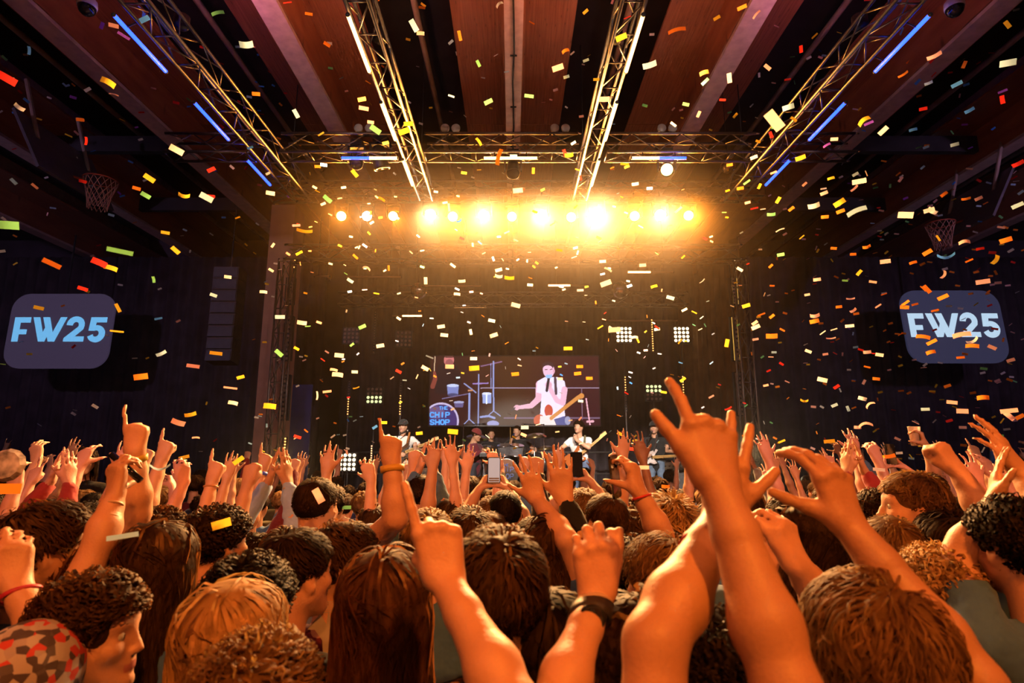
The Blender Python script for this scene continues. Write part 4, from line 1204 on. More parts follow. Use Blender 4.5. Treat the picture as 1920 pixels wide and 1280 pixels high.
for pts, w in (([(615, 280), (615, 780)], 12), ([(765, 150), (770, 640)], 16), ([(525, 470), (525, 720)], 18), ([(740, 170), (742, 420)], 7), ([(525, 720), (470, 775)], 10), ([(525, 720), (590, 775)], 10), ([(770, 640), (700, 700)], 9), ([(770, 640), (840, 690)], 9), ([(470, 370), (540, 420), (590, 460)], 12), ([(640, 700), (720, 690), (780, 710)], 20)):
    pc.line(O(pts), w, (140, 150, 205))
pc.ell(115, 645, 182, 182, (196, 180, 215)); pc.ell(115, 645, 164, 164, (66, 48, 104)); pc.ell(70, 560, 80, 60, (150, 120, 160), .35)
pc.text('THE', 100, 503, 20, 28, 9, 7, (96, 170, 255)); pc.text('CHIP', 8, 560, 36, 46, 16, 13, (90, 170, 255)); pc.text('SHOP', 12, 632, 36, 46, 15, 13, (90, 170, 255))
pc.ell(640, 670, 60, 30, (150, 150, 200))
# singer on the picture
pc.line(O([(1235, 380), (1225, 520), (1150, 590), (1020, 606)]), [74, 66, 50, 34], (236, 178, 200)); pc.ell(880, 512, 30, 26, (232, 170, 190)); pc.line(O([(985, 610), (950, 640)]), 14, (60, 40, 50))
pc.poly(O([(1215, 345), (1290, 305), (1420, 305), (1490, 345), (1506, 440), (1462, 470), (1492, 690), (1370, 724), (1238, 692), (1256, 470), (1203, 458)]), (238, 226, 250))
pc.line(O([(1488, 430), (1470, 560), (1410, 540), (1330, 400)]), [62, 56, 48, 44], (238, 182, 206)); pc.ell(1203, 290, 34, 40, (230, 170, 192)); pc.line(O([(1395, 318), (1402, 470)]), 26, (78, 58, 70))
pc.poly(O([(1378, 722), (1488, 690), (1505, 780), (1405, 780)]), (76, 80, 140))
pc.ell(1205, 140, 58, 78, (240, 190, 216)); pc.ell(1198, 95, 60, 42, (62, 40, 46)); pc.ell(1196, 128, 50, 36, (240, 190, 216)); pc.ell(1258, 150, 10, 22, (225, 165, 190))
pc.line(O([(1345, 228), (1366, 226)]), 8, (90, 50, 60)); pc.line(O([(1294, 228), (1316, 230)]), 8, (90, 50, 60)); pc.line(O([(1308, 440), (1330, 315)]), 26, (52, 36, 46)); pc.ell(1205, 205, 32, 18, (150, 160, 190)); pc.poly(O([(1300, 284), (1364, 278), (1362, 310), (1302, 314)]), (150, 195, 250))
pc.ell(1200, 545, 42, 62, (196, 66, 40)); pc.ell(1110, 640, 62, 60, (200, 84, 48)); pc.poly(O([(1240, 690), (1360, 680), (1400, 780), (1230, 780)]), (240, 222, 220)); pc.line(O([(1350, 712), (1620, 510), (1660, 492)]), [36, 36, 52], (216, 140, 72)); pc.ell(1390, 640, 30, 42, (150, 150, 185))
HV_, WV_ = pc.H, pc.W
vs_cols = pc.img[::-1].reshape(-1, 3)
sc0 = P(805, 797, 14.4); sc1 = P(1125, 797, 14.4); sct = P(960, 668, 14.4)
SW, SH = sc1[0] - sc0[0], sct[2] - sc0[2]
scr = empty('video_screen', ((sc0[0] + sc1[0]) / 2, 14.4, sc0[2]), 0, 'wide video wall above the drummer showing the singer and a drum kit', 'screen')
Xg, Zg = np.meshgrid(np.linspace(-SW / 2, SW / 2, WV_), np.linspace(0, SH, HV_))
V = np.stack([Xg.ravel(), np.full(Xg.size, -.03), Zg.ravel()], axis=1)
ii = (np.arange(HV_ - 1)[:, None] * WV_ + np.arange(WV_ - 1)[None]).ravel()
me = np_mesh('display', V, np.stack([ii, ii + 1, ii + WV_ + 1, ii + WV_], axis=1), smooth=False)
ca = me.color_attributes.new('picture', 'FLOAT_COLOR', 'POINT')
ca.data.foreach_set('color', np.concatenate([vs_cols, np.ones((len(vs_cols), 1))], axis=1).astype(np.float32).ravel())
m, N, L, b = new_mat('video_picture'); at = N.new('ShaderNodeVertexColor'); at.layer_name = 'picture'
b.inputs['Base Color'].default_value = (.01, .01, .01, 1); b.inputs['Roughness'].default_value = .5
L.new(at.outputs[0], b.inputs['Emission Color']); b.inputs['Emission Strength'].default_value = 1.15
me.materials.append(m); m.cycles.emission_sampling = 'NONE'; link('display', me, scr)
MB().box((0, .04, SH / 2), (SW + .06, .12, SH + .06)).build('frame', M['black'], scr)

# ------------------------------------------------------------------ projected FW25 signs
def rrect(w, h, r, n=8):
    pts = []
    for cx, cy, a0 in ((w / 2 - r, h / 2 - r, 0), (-w / 2 + r, h / 2 - r, 90), (-w / 2 + r, -h / 2 + r, 180), (w / 2 - r, -h / 2 + r, 270)):
        for k in range(n + 1):
            a = math.radians(a0 + 90 * k / n); pts.append((cx + r * math.cos(a), cy + r * math.sin(a)))
    return pts
def arcpts(cx, cy, r, a0, a1, n=14): return [(cx + r * math.cos(math.radians(a0 + (a1 - a0) * k / n)), cy + r * math.sin(math.radians(a0 + (a1 - a0) * k / n))) for k in range(n + 1)]
LET = {  # outlines, unit height 1
    'F': [[(0, 0), (.24, 0), (.24, .30), (.54, .30), (.54, .50), (.24, .50), (.24, .78), (.64, .78), (.64, 1), (0, 1)]],
    'W': [[(0, 1), (.26, 1), (.58, 0), (.34, 0)], [(.34, 0), (.58, 0), (.76, .52), (.64, .84)], [(.40, 1), (.66, 1), (.98, 0), (.74, 0)], [(.74, 0), (.98, 0), (1.36, 1), (1.12, 1)]],
    '2': [[(0, 0), (.80, 0), (.80, .21), (.42, .21)] + [(.74, .52)] + arcpts(.40, .68, .36, -20, 180, 12) + [(.28, .66)] + arcpts(.41, .68, .13, 180, -35, 8) + [(.0, .14)]],
    '5': [[(.10, 1), (.74, 1), (.74, .79), (.33, .79), (.31, .63)] + arcpts(.38, .32, .355, 95, -160, 14) + [(.25, .30)] + arcpts(.36, .33, .135, -140, 125, 8) + [(.06, .45)]],
}
def fw_sign(c, w, h, shear, lit, label, bgc):
    root = empty('projected_sign', c, 0, label, 'sign')
    sm = glow('sign_field', bgc, 1.0, base=(.02, .02, .02)); lm = glow('sign_letters', lit, 1.0, base=(.05, .05, .05))
    MB().prism([(x + shear * z, z) for x, z in rrect(w, h, .30 * h * .75)], -.02, .03).build('field', sm, root)
    hh = h * .325; total = (.64 + .10 + 1.32 + .03 + .80 + .10 + .74) * hh; x = -total / 2; z0 = -hh * .45
    for ch, adv in (('F', .74), ('W', 1.35), ('2', .90), ('5', .74)):
        for i, ol in enumerate(LET[ch]):
            o = MB().prism([(x + a * hh + shear * (z0 + b_ * hh), z0 + b_ * hh) for a, b_ in ol], -.035 - .002 * i, -.021).build('letter_' + ch.lower() if ch.isalpha() else 'digit', lm, root)
        x += adv * hh
    MB().tube([(0, .05, h * .3), (0, .05, 6.8 - c[2])], .02, 6).build('hanger', M['black'], root)
cl_ = P(113, 620, 12.6); cr_ = P(1788, 612, 12.6)
fw_sign(cl_, 2.32, 1.70, .02, (.15, .46, .80), 'rounded purple sign with pale blue FW25 lettering left of the stage', (.036, .025, .052))
fw_sign(cr_, 2.24, 1.66, -.05, (.50, .68, .85), 'rounded blue grey sign with white FW25 lettering right of the stage', (.026, .026, .058))

# ------------------------------------------------------------------ hanging and wall things
def mirror_ball(c, r, ztop, label):
    root = empty('mirror_ball', c, 0, label, 'mirror ball')
    MB().sphere((0, 0, 0), r, 26, 18).build('ball', M['mirror'], root)
    MB().lathe([(.02, r * .97), (.03, r * 1.06), (.015, r * 1.12)], (0, 0, 0), (0, 0, 1), 10).build('cap', M['black'], root)
    MB().tube([(0, 0, r * 1.1), (0, 0, ztop - c[2])], .005, 6).build('wire', M['black'], root)
M['mirror'] = mat('mirror_tiles', (.35, .28, .22), rough=.12, metal=1.0, noise=.3, nscale=30)
mirror_ball(P(785, 545, 11.2), .165, 5.3, 'mirror ball hanging over the left half of the stage')
mirror_ball(P(1163, 543, 11.2), .175, 5.3, 'mirror ball hanging over the right half of the stage')
mirror_ball(P(1365, 312, 8.4), .115, 8.2, 'small dark mirror ball hanging beside the outer right truss')
for px, ztop, side in ((163, 7.0, 'left'), (1790, 7.0, 'right')):
    c = P(px, 14 if side == 'left' else 16, 4.75)
    root = empty('dome_camera', c, 0, 'dark dome camera with a white shroud at the top %s, under the ceiling' % side, 'camera')
    MB().lathe([(.002, -.082), (.035, -.075), (.062, -.05), (.075, -.015), (.078, .01), (.07, .02)], (0, 0, 0), (0, 0, 1), 20).build('dome', M['gloss_black'], root, True)
    MB().lathe([(.080, .0), (.084, .02), (.078, .07), (.05, .10), (.02, .11)], (0, 0, 0), (0, 0, 1), 20).build('shroud', M['white_enamel'], root, True)
    MB().tube([(0, 0, .1), (0, 0, 7.6 - c[2])], .018, 8).build('stem', M['white_enamel'], root)
def hoop(px, py, Y, side, sx):
    c = P(px, py, Y); root = empty('basketball_hoop', c, 0, 'basketball hoop with a hanging net folded up under the %s ceiling' % side, 'basketball hoop')
    n = 24; ring = [(.225 * math.cos(2 * math.pi * k / n), .225 * math.sin(2 * math.pi * k / n), .2) for k in range(n + 1)]
    MB().tube(ring, .011, 8, False).build('rim', M['rimred'], root, True)
    net = MB(); rows = 6; cols = 14
    R_ = lambda j: .225 - .10 * math.sin(min(1, j / rows) * 1.4)
    for j in range(rows):
        for k in range(cols):
            for d in (-.5, .5):
                a0 = 2 * math.pi * (k + .5 * (j % 2)) / cols; a1 = 2 * math.pi * (k + .5 * (j % 2) + d) / cols
                net.tube([(R_(j) * math.cos(a0), R_(j) * math.sin(a0), .2 - .075 * j), (R_(j + 1) * math.cos(a1), R_(j + 1) * math.sin(a1), .2 - .075 * (j + 1))], .005, 4, False)
    net.build('net', M['net'], root)
    MB().box((sx * .55, .0, .48), (.04, 1.5, 1.0), roty(sx * .5)).build('backboard', M['board'], root)
    MB().tube([(sx * .23, 0, .2), (sx * .52, 0, .3)], .02, 8).build('bracket', M['rimred'], root)
    for dy in (-.5, .5): MB().tube([(sx * .6, dy, .6), (sx * .9, dy, 7.2 - c[2])], .03, 8).build('support_arm', M['pipe'], root)
M['rimred'] = mat('hoop_red', (.35, .06, .03), rough=.4, noise=.1); M['net'] = mat('hoop_net', (.45, .22, .18), rough=.9, noise=.1); M['board'] = mat('backboard', (.10, .08, .10), rough=.4, noise=.1)
hoop(186, 362, 8.0, 'left', -1); hoop(1765, 440, 9.6, 'right', 1)
# hanging line array left of the pillar
la = empty('line_array', P(425, 592, 11.6), 0, 'tall dark hanging line array of loudspeakers left of the stage pillar', 'loudspeaker')
for k in range(8):
    MB().box((0, 0, .88 - .25 * k), (.52, .38, .235), rotx(-.02 * k)).build('speaker_cabinet', M['cabinet'] if 'cabinet' in M else M.setdefault('cabinet', mat('speaker_cabinet', (.07, .05, .045), rough=.7, noise=.2, nscale=10)), la)
    MB().box((0, -.195, .88 - .25 * k), (.49, .02, .20), rotx(-.02 * k)).build('grille', M['plastic'], la)
MB().tube([(0, 0, 1.0), (0, 0, 3.4)], .012, 6).build('chain', M['black'], la)

# ------------------------------------------------------------------ instruments and backline
ZS = .80
def mic_stand(x, Y, ztip, label, boom=None):
    root = empty('microphone_stand', (x, Y, ZS), 0, label, 'microphone stand')
    MB().lathe([(.14, 0), (.14, .02), (.03, .035)], (0, 0, 0), (0, 0, 1), 18).build('base', M['black'], root, True)
    h = ztip - ZS
    MB().tube([(0, 0, .02), (0, 0, h - .05)], .011, 8).build('pole', M['chrome'], root, True)
    tip = np.array((0, -.06, h)) if boom is None else np.array(boom, float)
    MB().tube([(0, 0, h - .06), tip], .009, 8).build('boom', M['black'], root, True)
    d = unit(tip - np.array((0, 0, h - .06)))
    mcp = MB().tube([tip, tip + d * .12], [.012, .017], 10).build('microphone', M['black'], root, True)
    MB().sphere(tip + d * .14, .025, 10, 8).build('grille', M['chrome'], mcp, True)
def drum(root, c, r, h, axis, shell, name='drum'):
    ax = unit(axis); c = np.array(c, float)
    o = MB().lathe([(r, 0), (r * 1.01, .01), (r * 1.01, h - .01), (r, h)], c, ax, 24).build(name, shell, root, True)
    MB().lathe([(r * .97, h + .002), (r * .98, h + .004), (.002, h + .005)], c, ax, 24).build('drum_head', M['drumskin'], o, True)
    for hh in (0.0, h):
        MB().lathe([(r * 1.01, hh - .012), (r * 1.05, hh - .012), (r * 1.05, hh + .014), (r * .98, hh + .014)], c, ax, 24).build('hoop', M['chrome'], o, True)
    return o
M['drumskin'] = mat('drum_skin', (.55, .50, .48), rough=.5, noise=.08); M['sparkle'] = mat('sparkle_shell', (.32, .30, .32), rough=.2, metal=.6, noise=.5, nscale=120)
M['brass'] = mat('cymbal_brass', (.30, .20, .09), rough=.3, metal=.9, noise=.15)
zr = 1.15
kd = P(948, 878, 12.35)
dk = empty('drum_kit', (kd[0], 12.45, zr), 0, 'sparkling grey drum kit with a lettered bass drum on the riser', 'drum kit')
bd = drum(dk, (0, .30, .30), .28, .40, (0, -1, 0), M['sparkle'], 'bass_drum')
tx = MB()
for word, zz, w_, h_, g_ in (('THE', .12, .035, .055, .012), ('CHIP', .01, .062, .095, .026), ('SHOP', -.13, .062, .095, .026)):
    x = -(len(word) * w_ + (len(word) - 1) * g_) / 2
    for ch in word:
        for st_ in GLY[ch]: tx.tube([(x + p * w_, -.112, .30 + zz + q * h_) for p, q in st_], .008, 5)
        x += w_ + g_
tx.build('lettering', mat('drum_lettering', (.10, .16, .45), rough=.5, noise=.1), bd)
drum(dk, (-.02, .14, .66), .14, .20, (-.1, -.25, 1), M['sparkle'], 'rack_tom'); drum(dk, (.22, .16, .66), .15, .20, (.1, -.25, 1), M['sparkle'], 'rack_tom')
drum(dk, (-.46, .32, .12), .21, .36, (0, 0, 1), M['sparkle'], 'floor_tom'); drum(dk, (.42, .45, .50), .17, .13, (0, -.1, 1), M['chrome'], 'snare_drum')
for cx, cy, cz, r in ((-.62, .25, 1.02, .24), (.62, .2, 1.06, .22), (-.38, .1, .82, .17), (.85, .35, .80, .17)):
    o = MB().lathe([(r, 0), (r * .3, .02), (.03, .045), (.002, .05)], (cx, cy, cz), (.12 * (1 if cx < 0 else -1), -.3, 1), 22).build('cymbal', M['brass'], dk, True)
    MB().tube([(cx, cy, 0), (cx, cy, cz + .05)], .011, 8).build('cymbal_stand', M['chrome'], dk, True)
    for q in range(3):
        a = q * 2.1; MB().tube([(cx, cy, .30), (cx + .2 * math.cos(a), cy + .2 * math.sin(a), .01)], .008, 6).build('stand_leg', M['chrome'], dk, True)
mic_stand(P(868, 830, 11.6)[0], 11.6, P(868, 790, 11.6)[2], 'tall boom microphone stand left of the drummer', boom=(.30, .05, 1.62))
mic_stand(P(1020, 830, 11.7)[0], 11.7, P(1020, 790, 11.7)[2], 'tall boom microphone stand between the drummer and the singer', boom=(-.28, .05, 1.62))
gt_mic_x = P(745, 815, 11.2)[0]
mic_stand(gt_mic_x, 11.2, P(745, 812, 11.2)[2], 'microphone stand in front of the left guitarist', boom=(.08, .10, P(745, 812, 11.2)[2] - ZS))
mic_stand(P(1212, 815, 11.3)[0], 11.3, P(1212, 818, 11.3)[2], 'microphone stand in front of the bass player', boom=(.08, .10, P(1212, 816, 11.3)[2] - ZS))
def amp(px, Y, w, h, label, z=ZS):
    root = empty('guitar_amplifier', (P(px, 870, Y)[0], Y, z), 0, label, 'amplifier')
    MB().box((0, 0, h / 2), (w, .30, h)).build('cabinet', M['black'], root)
    MB().box((0, -.155, h * .38), (w * .9, .015, h * .66)).build('grille_cloth', M['ampcloth'], root)
    cpn = MB().box((0, -.156, h * .86), (w * .92, .016, h * .18)).build('control_panel', M['chrome'], root)
    for k in range(6): MB().lathe([(.012, 0), (.010, .02)], (-w * .36 + w * .72 * k / 5, -.165, h * .86), (0, -1, 0), 10).build('knob', M['plastic'], cpn)
    MB().tube([(-.1, 0, h), (-.09, 0, h + .03), (.09, 0, h + .03), (.1, 0, h)], .008, 6).build('handle', M['plastic'], root)
M['ampcloth'] = mat('amp_cloth', (.12, .11, .11), rough=.9, noise=.2, nscale=40)
amp(795, 12.4, .62, .78, 'large guitar amplifier behind the left guitarist'); amp(900, 11.9, .42, .5, 'pale grilled monitor amplifier below the keyboard player'); amp(1255, 12.6, .6, .9, 'bass amplifier behind the bass player')
# guitars
def guitar(c, neck_dir, body_col, label, bass=False, guard=(.75, .72, .68)):
    """body near c, seen face on from the hall; neck_dir in the x-z plane"""
    d = unit((neck_dir[0], 0, neck_dir[1])); n = np.array((0, -1., 0)); s = np.cross(n, d)
    root = empty('bass_guitar' if bass else 'electric_guitar', c, 0, label, 'guitar')
    def out(u, v, y): return d * u + s * v + n * y
    def slab(pts, y0, y1):
        m = MB(); k = len(pts); m.add([out(u, v, y0) for u, v in pts] + [out(u, v, y1) for u, v in pts], [tuple(range(k)), tuple(range(2 * k - 1, k - 1, -1))] + [(i, i + k, (i + 1) % k + k, (i + 1) % k) for i in range(k)]); return m
    ol = [(-.22, .0), (-.21, .10), (-.15, .155), (-.06, .145), (.02, .11), (.09, .125), (.17, .155), (.20, .13), (.14, .06), (.10, .03), (.10, -.03), (.13, -.07), (.16, -.12), (.10, -.135), (.02, -.105), (-.06, -.145), (-.15, -.16), (-.21, -.10)]
    gb_ = slab(ol, -.02, .022).build('guitar_body', mat('guitar_finish', body_col, rough=.2, noise=.15, nscale=4), root)
    slab([(u * .62 + .02, v * .62 - .02) for u, v in ol], .0225, .026).build('pickguard', mat('pickguard', guard, rough=.3, noise=.05), root)
    L = .62 if bass else .50
    slab([(.05, .026), (.10 + L, .021), (.10 + L, -.021), (.05, -.026)], .005, .034).build('neck', M['maple'], root)
    hs2 = slab([(.10 + L, .021), (.14 + L, .045), (.27 + L, .035), (.26 + L, -.02), (.10 + L, -.022)], .0, .018).build('headstock', M['maple'], root)
    for q in (-.02, -.10, .05): slab([(q, .04), (q + .022, .04), (q + .022, -.04), (q, -.04)], .026, .034).build('pickup', M['plastic'], gb_)
    for k in range(6 if not bass else 4):
        p = out(.15 + L + .018 * k, .052, .01); MB().sphere(p, .010, 8, 6).build('tuning_peg', M['chrome'], hs2, True)
    for k in range(4):
        v = -.012 + .008 * k; MB().tube([out(-.14, v, .04), out(.10 + L, v, .038)], .0012, 4).build('string', M['chrome'], root)
    return root
M['maple'] = mat('maple_neck', (.60, .34, .10), rough=.35, noise=.15, nscale=8)
# ------------------------------------------------------------------ the band
sg = P(1086, 787, 11.4)
g_c = P(1078, 858, 11.4) - (0, .17, 0)
guitar(g_c, (1.0, .80), (.40, .10, .02), 'sunburst electric guitar with a white pickguard slung on the singer')
o = person('singer in a white T-shirt holding a microphone, sunburst guitar slung low', 1086, 787, 11.4, hair=('mop', 'dark'), shirt=('tee', (.75, .72, .72)), yaw=200, head=(215, 6, 0), base=ZS, trousers=(.10, .14, .24),
       arms={'L': dict(W=(1082, 826, 11.17), pose='grip', dorsal=(.2, -.9, -.2), hdir=(-.35, -.1, .9)), 'R': dict(W=(1050, 846, 11.1), pose='relax', dorsal=(0, -.5, .8), hdir=(-.9, -.3, 0))})
mc = P(1077, 814, 11.20); mr_ = empty('hand_microphone', mc, 0, 'black microphone held to the mouth of the singer in white', 'microphone')
MB().tube([(0.02, 0, -.16), (0, 0, -.02)], [.013, .019], 10).build('handle', M['black'], mr_, True); MB().sphere((0, 0, 0), .026, 12, 8).build('grille', M['chrome'], mr_, True)
def strap(o, col, a, b_, name='guitar_strap'):
    MB().tube([np.array(a) - o['origin'], (np.array(a) + np.array(b_)) / 2 - o['origin'] - (0, .03, 0), np.array(b_) - o['origin']], .02, 6).build(name, M['cloth'], o['root'], color=col)
strap(o, (.12, .10, .05), P(1097, 816, 11.26), P(1094, 846, 11.24))
lg = P(757, 787, 11.5)
gl = P(757, 850, 11.5) - (0, .17, 0)
guitar(gl, (1.0, .42), (.10, .045, .02), 'dark electric guitar hanging on the left guitarist', guard=(.05, .05, .05))
o = person('guitarist in a white T-shirt and dark cap singing at the left microphone', 757, 787, 11.5, hair=('fade', 'brown'), shirt=('tee', (.80, .76, .72)), yaw=175, head=(190, 2, 0), base=ZS, trousers=(.55, .42, .30), cap=(.03, .03, .03),
       arms={'R': dict(W=(749, 852, 11.28), pose='relax', dorsal=(-.3, -.9, 0), hdir=(.9, -.1, -.1)), 'L': dict(W=(778, 842, 11.25), pose='grip', dorsal=(.2, -.2, -.9), hdir=(.1, -.4, .9))})
strap(o, (.40, .14, .03), P(768, 810, 11.36), P(762, 842, 11.34))
gb = P(1212, 857, 11.8) - (0, .17, 0)
guitar(gb, (1.0, .06), (.62, .50, .46), 'pale bass guitar held level by the bass player', bass=True, guard=(.70, .60, .58))
o = person('bass player with a beard, black T-shirt and backwards cap at the right of the stage', 1226, 790, 11.8, hair=('fade', 'dark'), shirt=('tee', (.02, .02, .022)), yaw=190, head=(200, 4, 0), base=ZS, trousers=(.14, .20, .30), cap=(.02, .02, .02), wide=1.15,
       arms={'R': dict(W=(1208, 852, 11.55), pose='relax', dorsal=(-.3, -.9, 0), hdir=(.9, -.1, -.2)), 'L': dict(W=(1250, 846, 11.55), pose='grip', dorsal=(.2, -.2, -.9), hdir=(.1, -.4, .9))})
strap(o, (.04, .03, .03), P(1232, 815, 11.62), P(1226, 846, 11.62))
o = person('drummer in black with a raised drumstick behind the drum kit', 970, 797, 13.1, hair=('fade', 'dark'), shirt=('tee', (.015, .015, .016)), yaw=178, head=(200, 0, 0), base=1.15, sit=True, trousers=(.02, .02, .025),
       arms={'R': dict(W=(957, 832, 12.85), pose='grip', dorsal=(-.6, -.5, .5), hdir=(.1, -.2, .95)), 'L': dict(W=(1004, 845, 12.75), pose='grip', dorsal=(.2, -.2, .9), hdir=(-.4, -.8, 0))})
for (a, b_, lab) in ((P(957, 833, 12.82), P(957, 801, 12.75), 'wooden drumstick raised upright in the drummer\'s hand'), (P(1003, 846, 12.72), P(986, 850, 12.5), 'wooden drumstick lying level over the toms')):
    ds = MB().tube([(0, 0, 0), (b_ - a) * .9, b_ - a], [.009, .007, .004], 8).build('drumstick', M['maple'], None, True, loc=a); tag(ds, lab, 'drumstick')
person('keyboard player in a maroon shirt and red cap bending left of the drums', 892, 803, 12.3, hair=('fade', 'dark'), shirt=('long', (.16, .02, .035)), yaw=120, head=(110, -15, 0), base=ZS, trousers=(.02, .02, .03), cap=(.20, .03, .03), skin='tan',
       arms={'L': dict(W=(905, 842, 12.2), pose='relax', dorsal=(0, 0, 1), hdir=(.9, -.1, -.1)), 'R': dict(W=(903, 846, 12.1), pose='relax', dorsal=(0, 0, 1), hdir=(.9, -.2, -.1))})
kb = empty('keyboard', P(915, 852, 12.1), 0, 'slim black keyboard on a stand left of the drum kit', 'keyboard')
kc = MB().box((0, 0, 0), (.30, .9, .07)).build('case', M['plastic'], kb)
for k in range(14): MB().box((-.05, -.40 + .06 * k, .04), (.16, .055, .012)).build('key', M['drumskin'], kc)
for sy in (-1, 1): MB().tube([(0, sy * .35, -(kb.location[2] - ZS)), (0, -sy * .1, 0)], .014, 8).build('stand_leg', M['black'], kb)
person('stage hand half hidden behind the left cymbal', 921, 802, 13.6, hair=('short', 'dark'), skin='tan', shirt=('tee', (.015, .015, .018)), yaw=170, base=ZS)
person('long haired woman standing in the wing before the blue panel', 565, 797, 12.0, hair=('long', 'dark'), skin='tan', fem=True, shirt=('long', (.02, .02, .03)), yaw=150, base=ZS)
# ------------------------------------------------------------------ phones, cups and other held things
def phone(c, Xv, Zv, label, lit=False, screen=None):
    """flat phone centred at c, width along Xv, height along Zv"""
    Xv = unit(Xv); Zv = unit(Zv - Xv * (np.asarray(Zv, float) @ Xv)); Yv = np.cross(Zv, Xv)
    root = empty('smartphone', c, 0, label, 'phone'); R = np.stack([Xv, Yv, Zv], axis=1)
    out = [R @ np.array((x, 0, z)) for x, z in rrect(.074, .150, .011, 4)]
    k = len(out); t = Yv * .004
    MB().add([p - t for p in out] + [p + t for p in out], [tuple(range(k)), tuple(range(2 * k - 1, k - 1, -1))] + [(i, i + k, (i + 1) % k + k, (i + 1) % k) for i in range(k)]).build('case', M['gloss_black'], root)
    sc_ = [R @ np.array((x, 0, z)) for x, z in rrect(.067, .142, .008, 4)]
    MB().add([p - t * 1.06 for p in sc_], [tuple(range(k))]).build('display', M['phone_on'] if lit else M['gloss_black'], root)
    if lit:
        for j in range(3): MB().add([R @ np.array((x, 0, z)) - t * 1.12 for x, z in ((-.03, -.05 - .012 * j), (.03, -.05 - .012 * j), (.03, -.042 - .012 * j), (-.03, -.042 - .012 * j))], [(0, 1, 2, 3)]).build('picture_band', M['phone_dark'], root)
    return root
M['phone_on'] = glow('phone_picture', (.55, .40, .36), .9, base=(.02, .02, .02)); M['phone_dark'] = glow('phone_crowd', (.20, .06, .02), .8, base=(.02, .02, .02))
def hold(o, side, off=(0, .10, -.03)):
    a = o[side]; return o['origin'] + a['W'] + (a['X'] * off[0] + a['Y'] * off[1] + a['Z'] * off[2]) * a['sc']

# ------------------------------------------------------------------ nearest people: only their raised arms reach into the picture
C_ = dict(teal=(.04, .26, .48), greyteal=(.10, .19, .28), black=(.012, .012, .014), maroon=(.12, .015, .02), bluegrey=(.26, .36, .60), grey=(.22, .21, .20), navy=(.02, .03, .10), pinkwhite=(.50, .38, .38),
          purple=(.24, .17, .30), slate=(.06, .13, .26), white=(.6, .57, .55), red=(.30, .03, .03), olive=(.10, .09, .04), skyblue=(.20, .32, .50), blue=(.03, .08, .28))
person('person below the frame pointing up with one finger in front of the dark-haired boys', 0, 0, 1, top=(-.22, .50, 1.66), hair=('short', 'brown'), shirt=('tee', C_['teal']),
       arms={'R': dict(W=(838, 1092, 1.02), E=(968, 1335, .86), pose='point', hdir=(-.26, .22, .93), dorsal=(.12, -1, .25), thick=.92)})
o = person('person below the frame with a black watch on a raised bent hand', 0, 0, 1, top=(.10, .66, 1.58), hair=('bob', 'brown'), fem=False, shirt=('tee', C_['teal']),
       arms={'L': dict(W=(1118, 1122, 1.12), E=(1035, 1340, .95), pose='bent', hdir=(.02, .05, 1), dorsal=(-.05, -1, .12), thick=.92)},
       bands=[('L', .035, .030, .0310, (.02, .015, .015), dict(name='watch_strap')), ('L', .012, .008, .027, (.45, .30, .22), dict(name='bead_bracelet'))])
a = o['L']; f_ = unit(a['W'] - a['E']); wc = a['W'] - f_ * .035 + a['Z'] * .029
MB().lathe([(.021, -.006), (.023, 0), (.023, .007), (.019, .010), (.017, .008), (.001, .008)], wc, a['Z'], 22).build('watch', M['gloss_black'], o['root'], True)
o = person('person below the frame at right, one hand pointing highest, red band on the other wrist', 0, 0, 1, top=(.30, .72, 1.66), hair=('bob', 'dark'), shirt=('tee', C_['pinkwhite']), skin='tan',
       arms={'L': dict(W=(1356, 968, 1.02), E=(1228, 1205, .86), pose='open', hdir=(.16, .22, .95), dorsal=(-.2, -1, .15), thick=1.08),
             'R': dict(W=(1348, 908, .90), E=(1478, 1300, .78), pose='pointthumb', hdir=(.02, .36, .92), dorsal=(.22, -1, .22), thick=.95, hs=1.08)}, bands=[('L', .070, .018, .035, (.55, .03, .03))])
person('person with tousled light brown hair at bottom right stretching out one curled hand', 1632, 1072, 1.0, hair=('mop', 'light'), shirt=('tee', C_['slate']), skin='tan', b=1.04,
       arms={'R': dict(W=(1592, 985, 1.08), E=(1830, 1285, .95), pose='claw', hdir=(-.16, .16, .96), dorsal=(.35, -.9, .25))})
# ------------------------------------------------------------------ near heads, left to right
o = person('smiling young man with curly fringe in profile, grey T-shirt, lower left', 172, 1054, 1.42, hair=('curly', 'brown'), shirt=('tee', C_['greyteal']), yaw=30, head=(82, -2, 0))
# patterned bucket hat
o = person('person in a red and grey patterned bandana at the bottom left corner', 55, 1176, 1.28, hair=('none', 'dark'), shirt=('tee', C_['slate']))
hp_ = [el(HC + (0, -.002, .004), HR + .022, .01), ('cut', lambda p: -(p[..., 2] + .03), np.array((-.2,) * 3), np.array((.2,) * 3), 0), el((0, .12, -.05), (.085, .075, .085), .02, op='-')]
V, F = polygonise(hp_, .006)
m, N, L, b = new_mat('floral_bandana'); tc = N.new('ShaderNodeTexCoord'); vo = N.new('ShaderNodeTexVoronoi'); vo.inputs['Scale'].default_value = 55
L.new(tc.outputs['Object'], vo.inputs['Vector']); cr = N.new('ShaderNodeValToRGB'); cr.color_ramp.interpolation = 'CONSTANT'
for pos, c in ((0, (.42, .36, .36, 1)), (.35, (.07, .05, .06, 1)), (.55, (.50, .05, .04, 1)), (.75, (.36, .30, .31, 1)), (.88, (.10, .08, .09, 1))):
    e = cr.color_ramp.elements[0] if pos == 0 else cr.color_ramp.elements.new(pos); e.position = pos; e.color = c
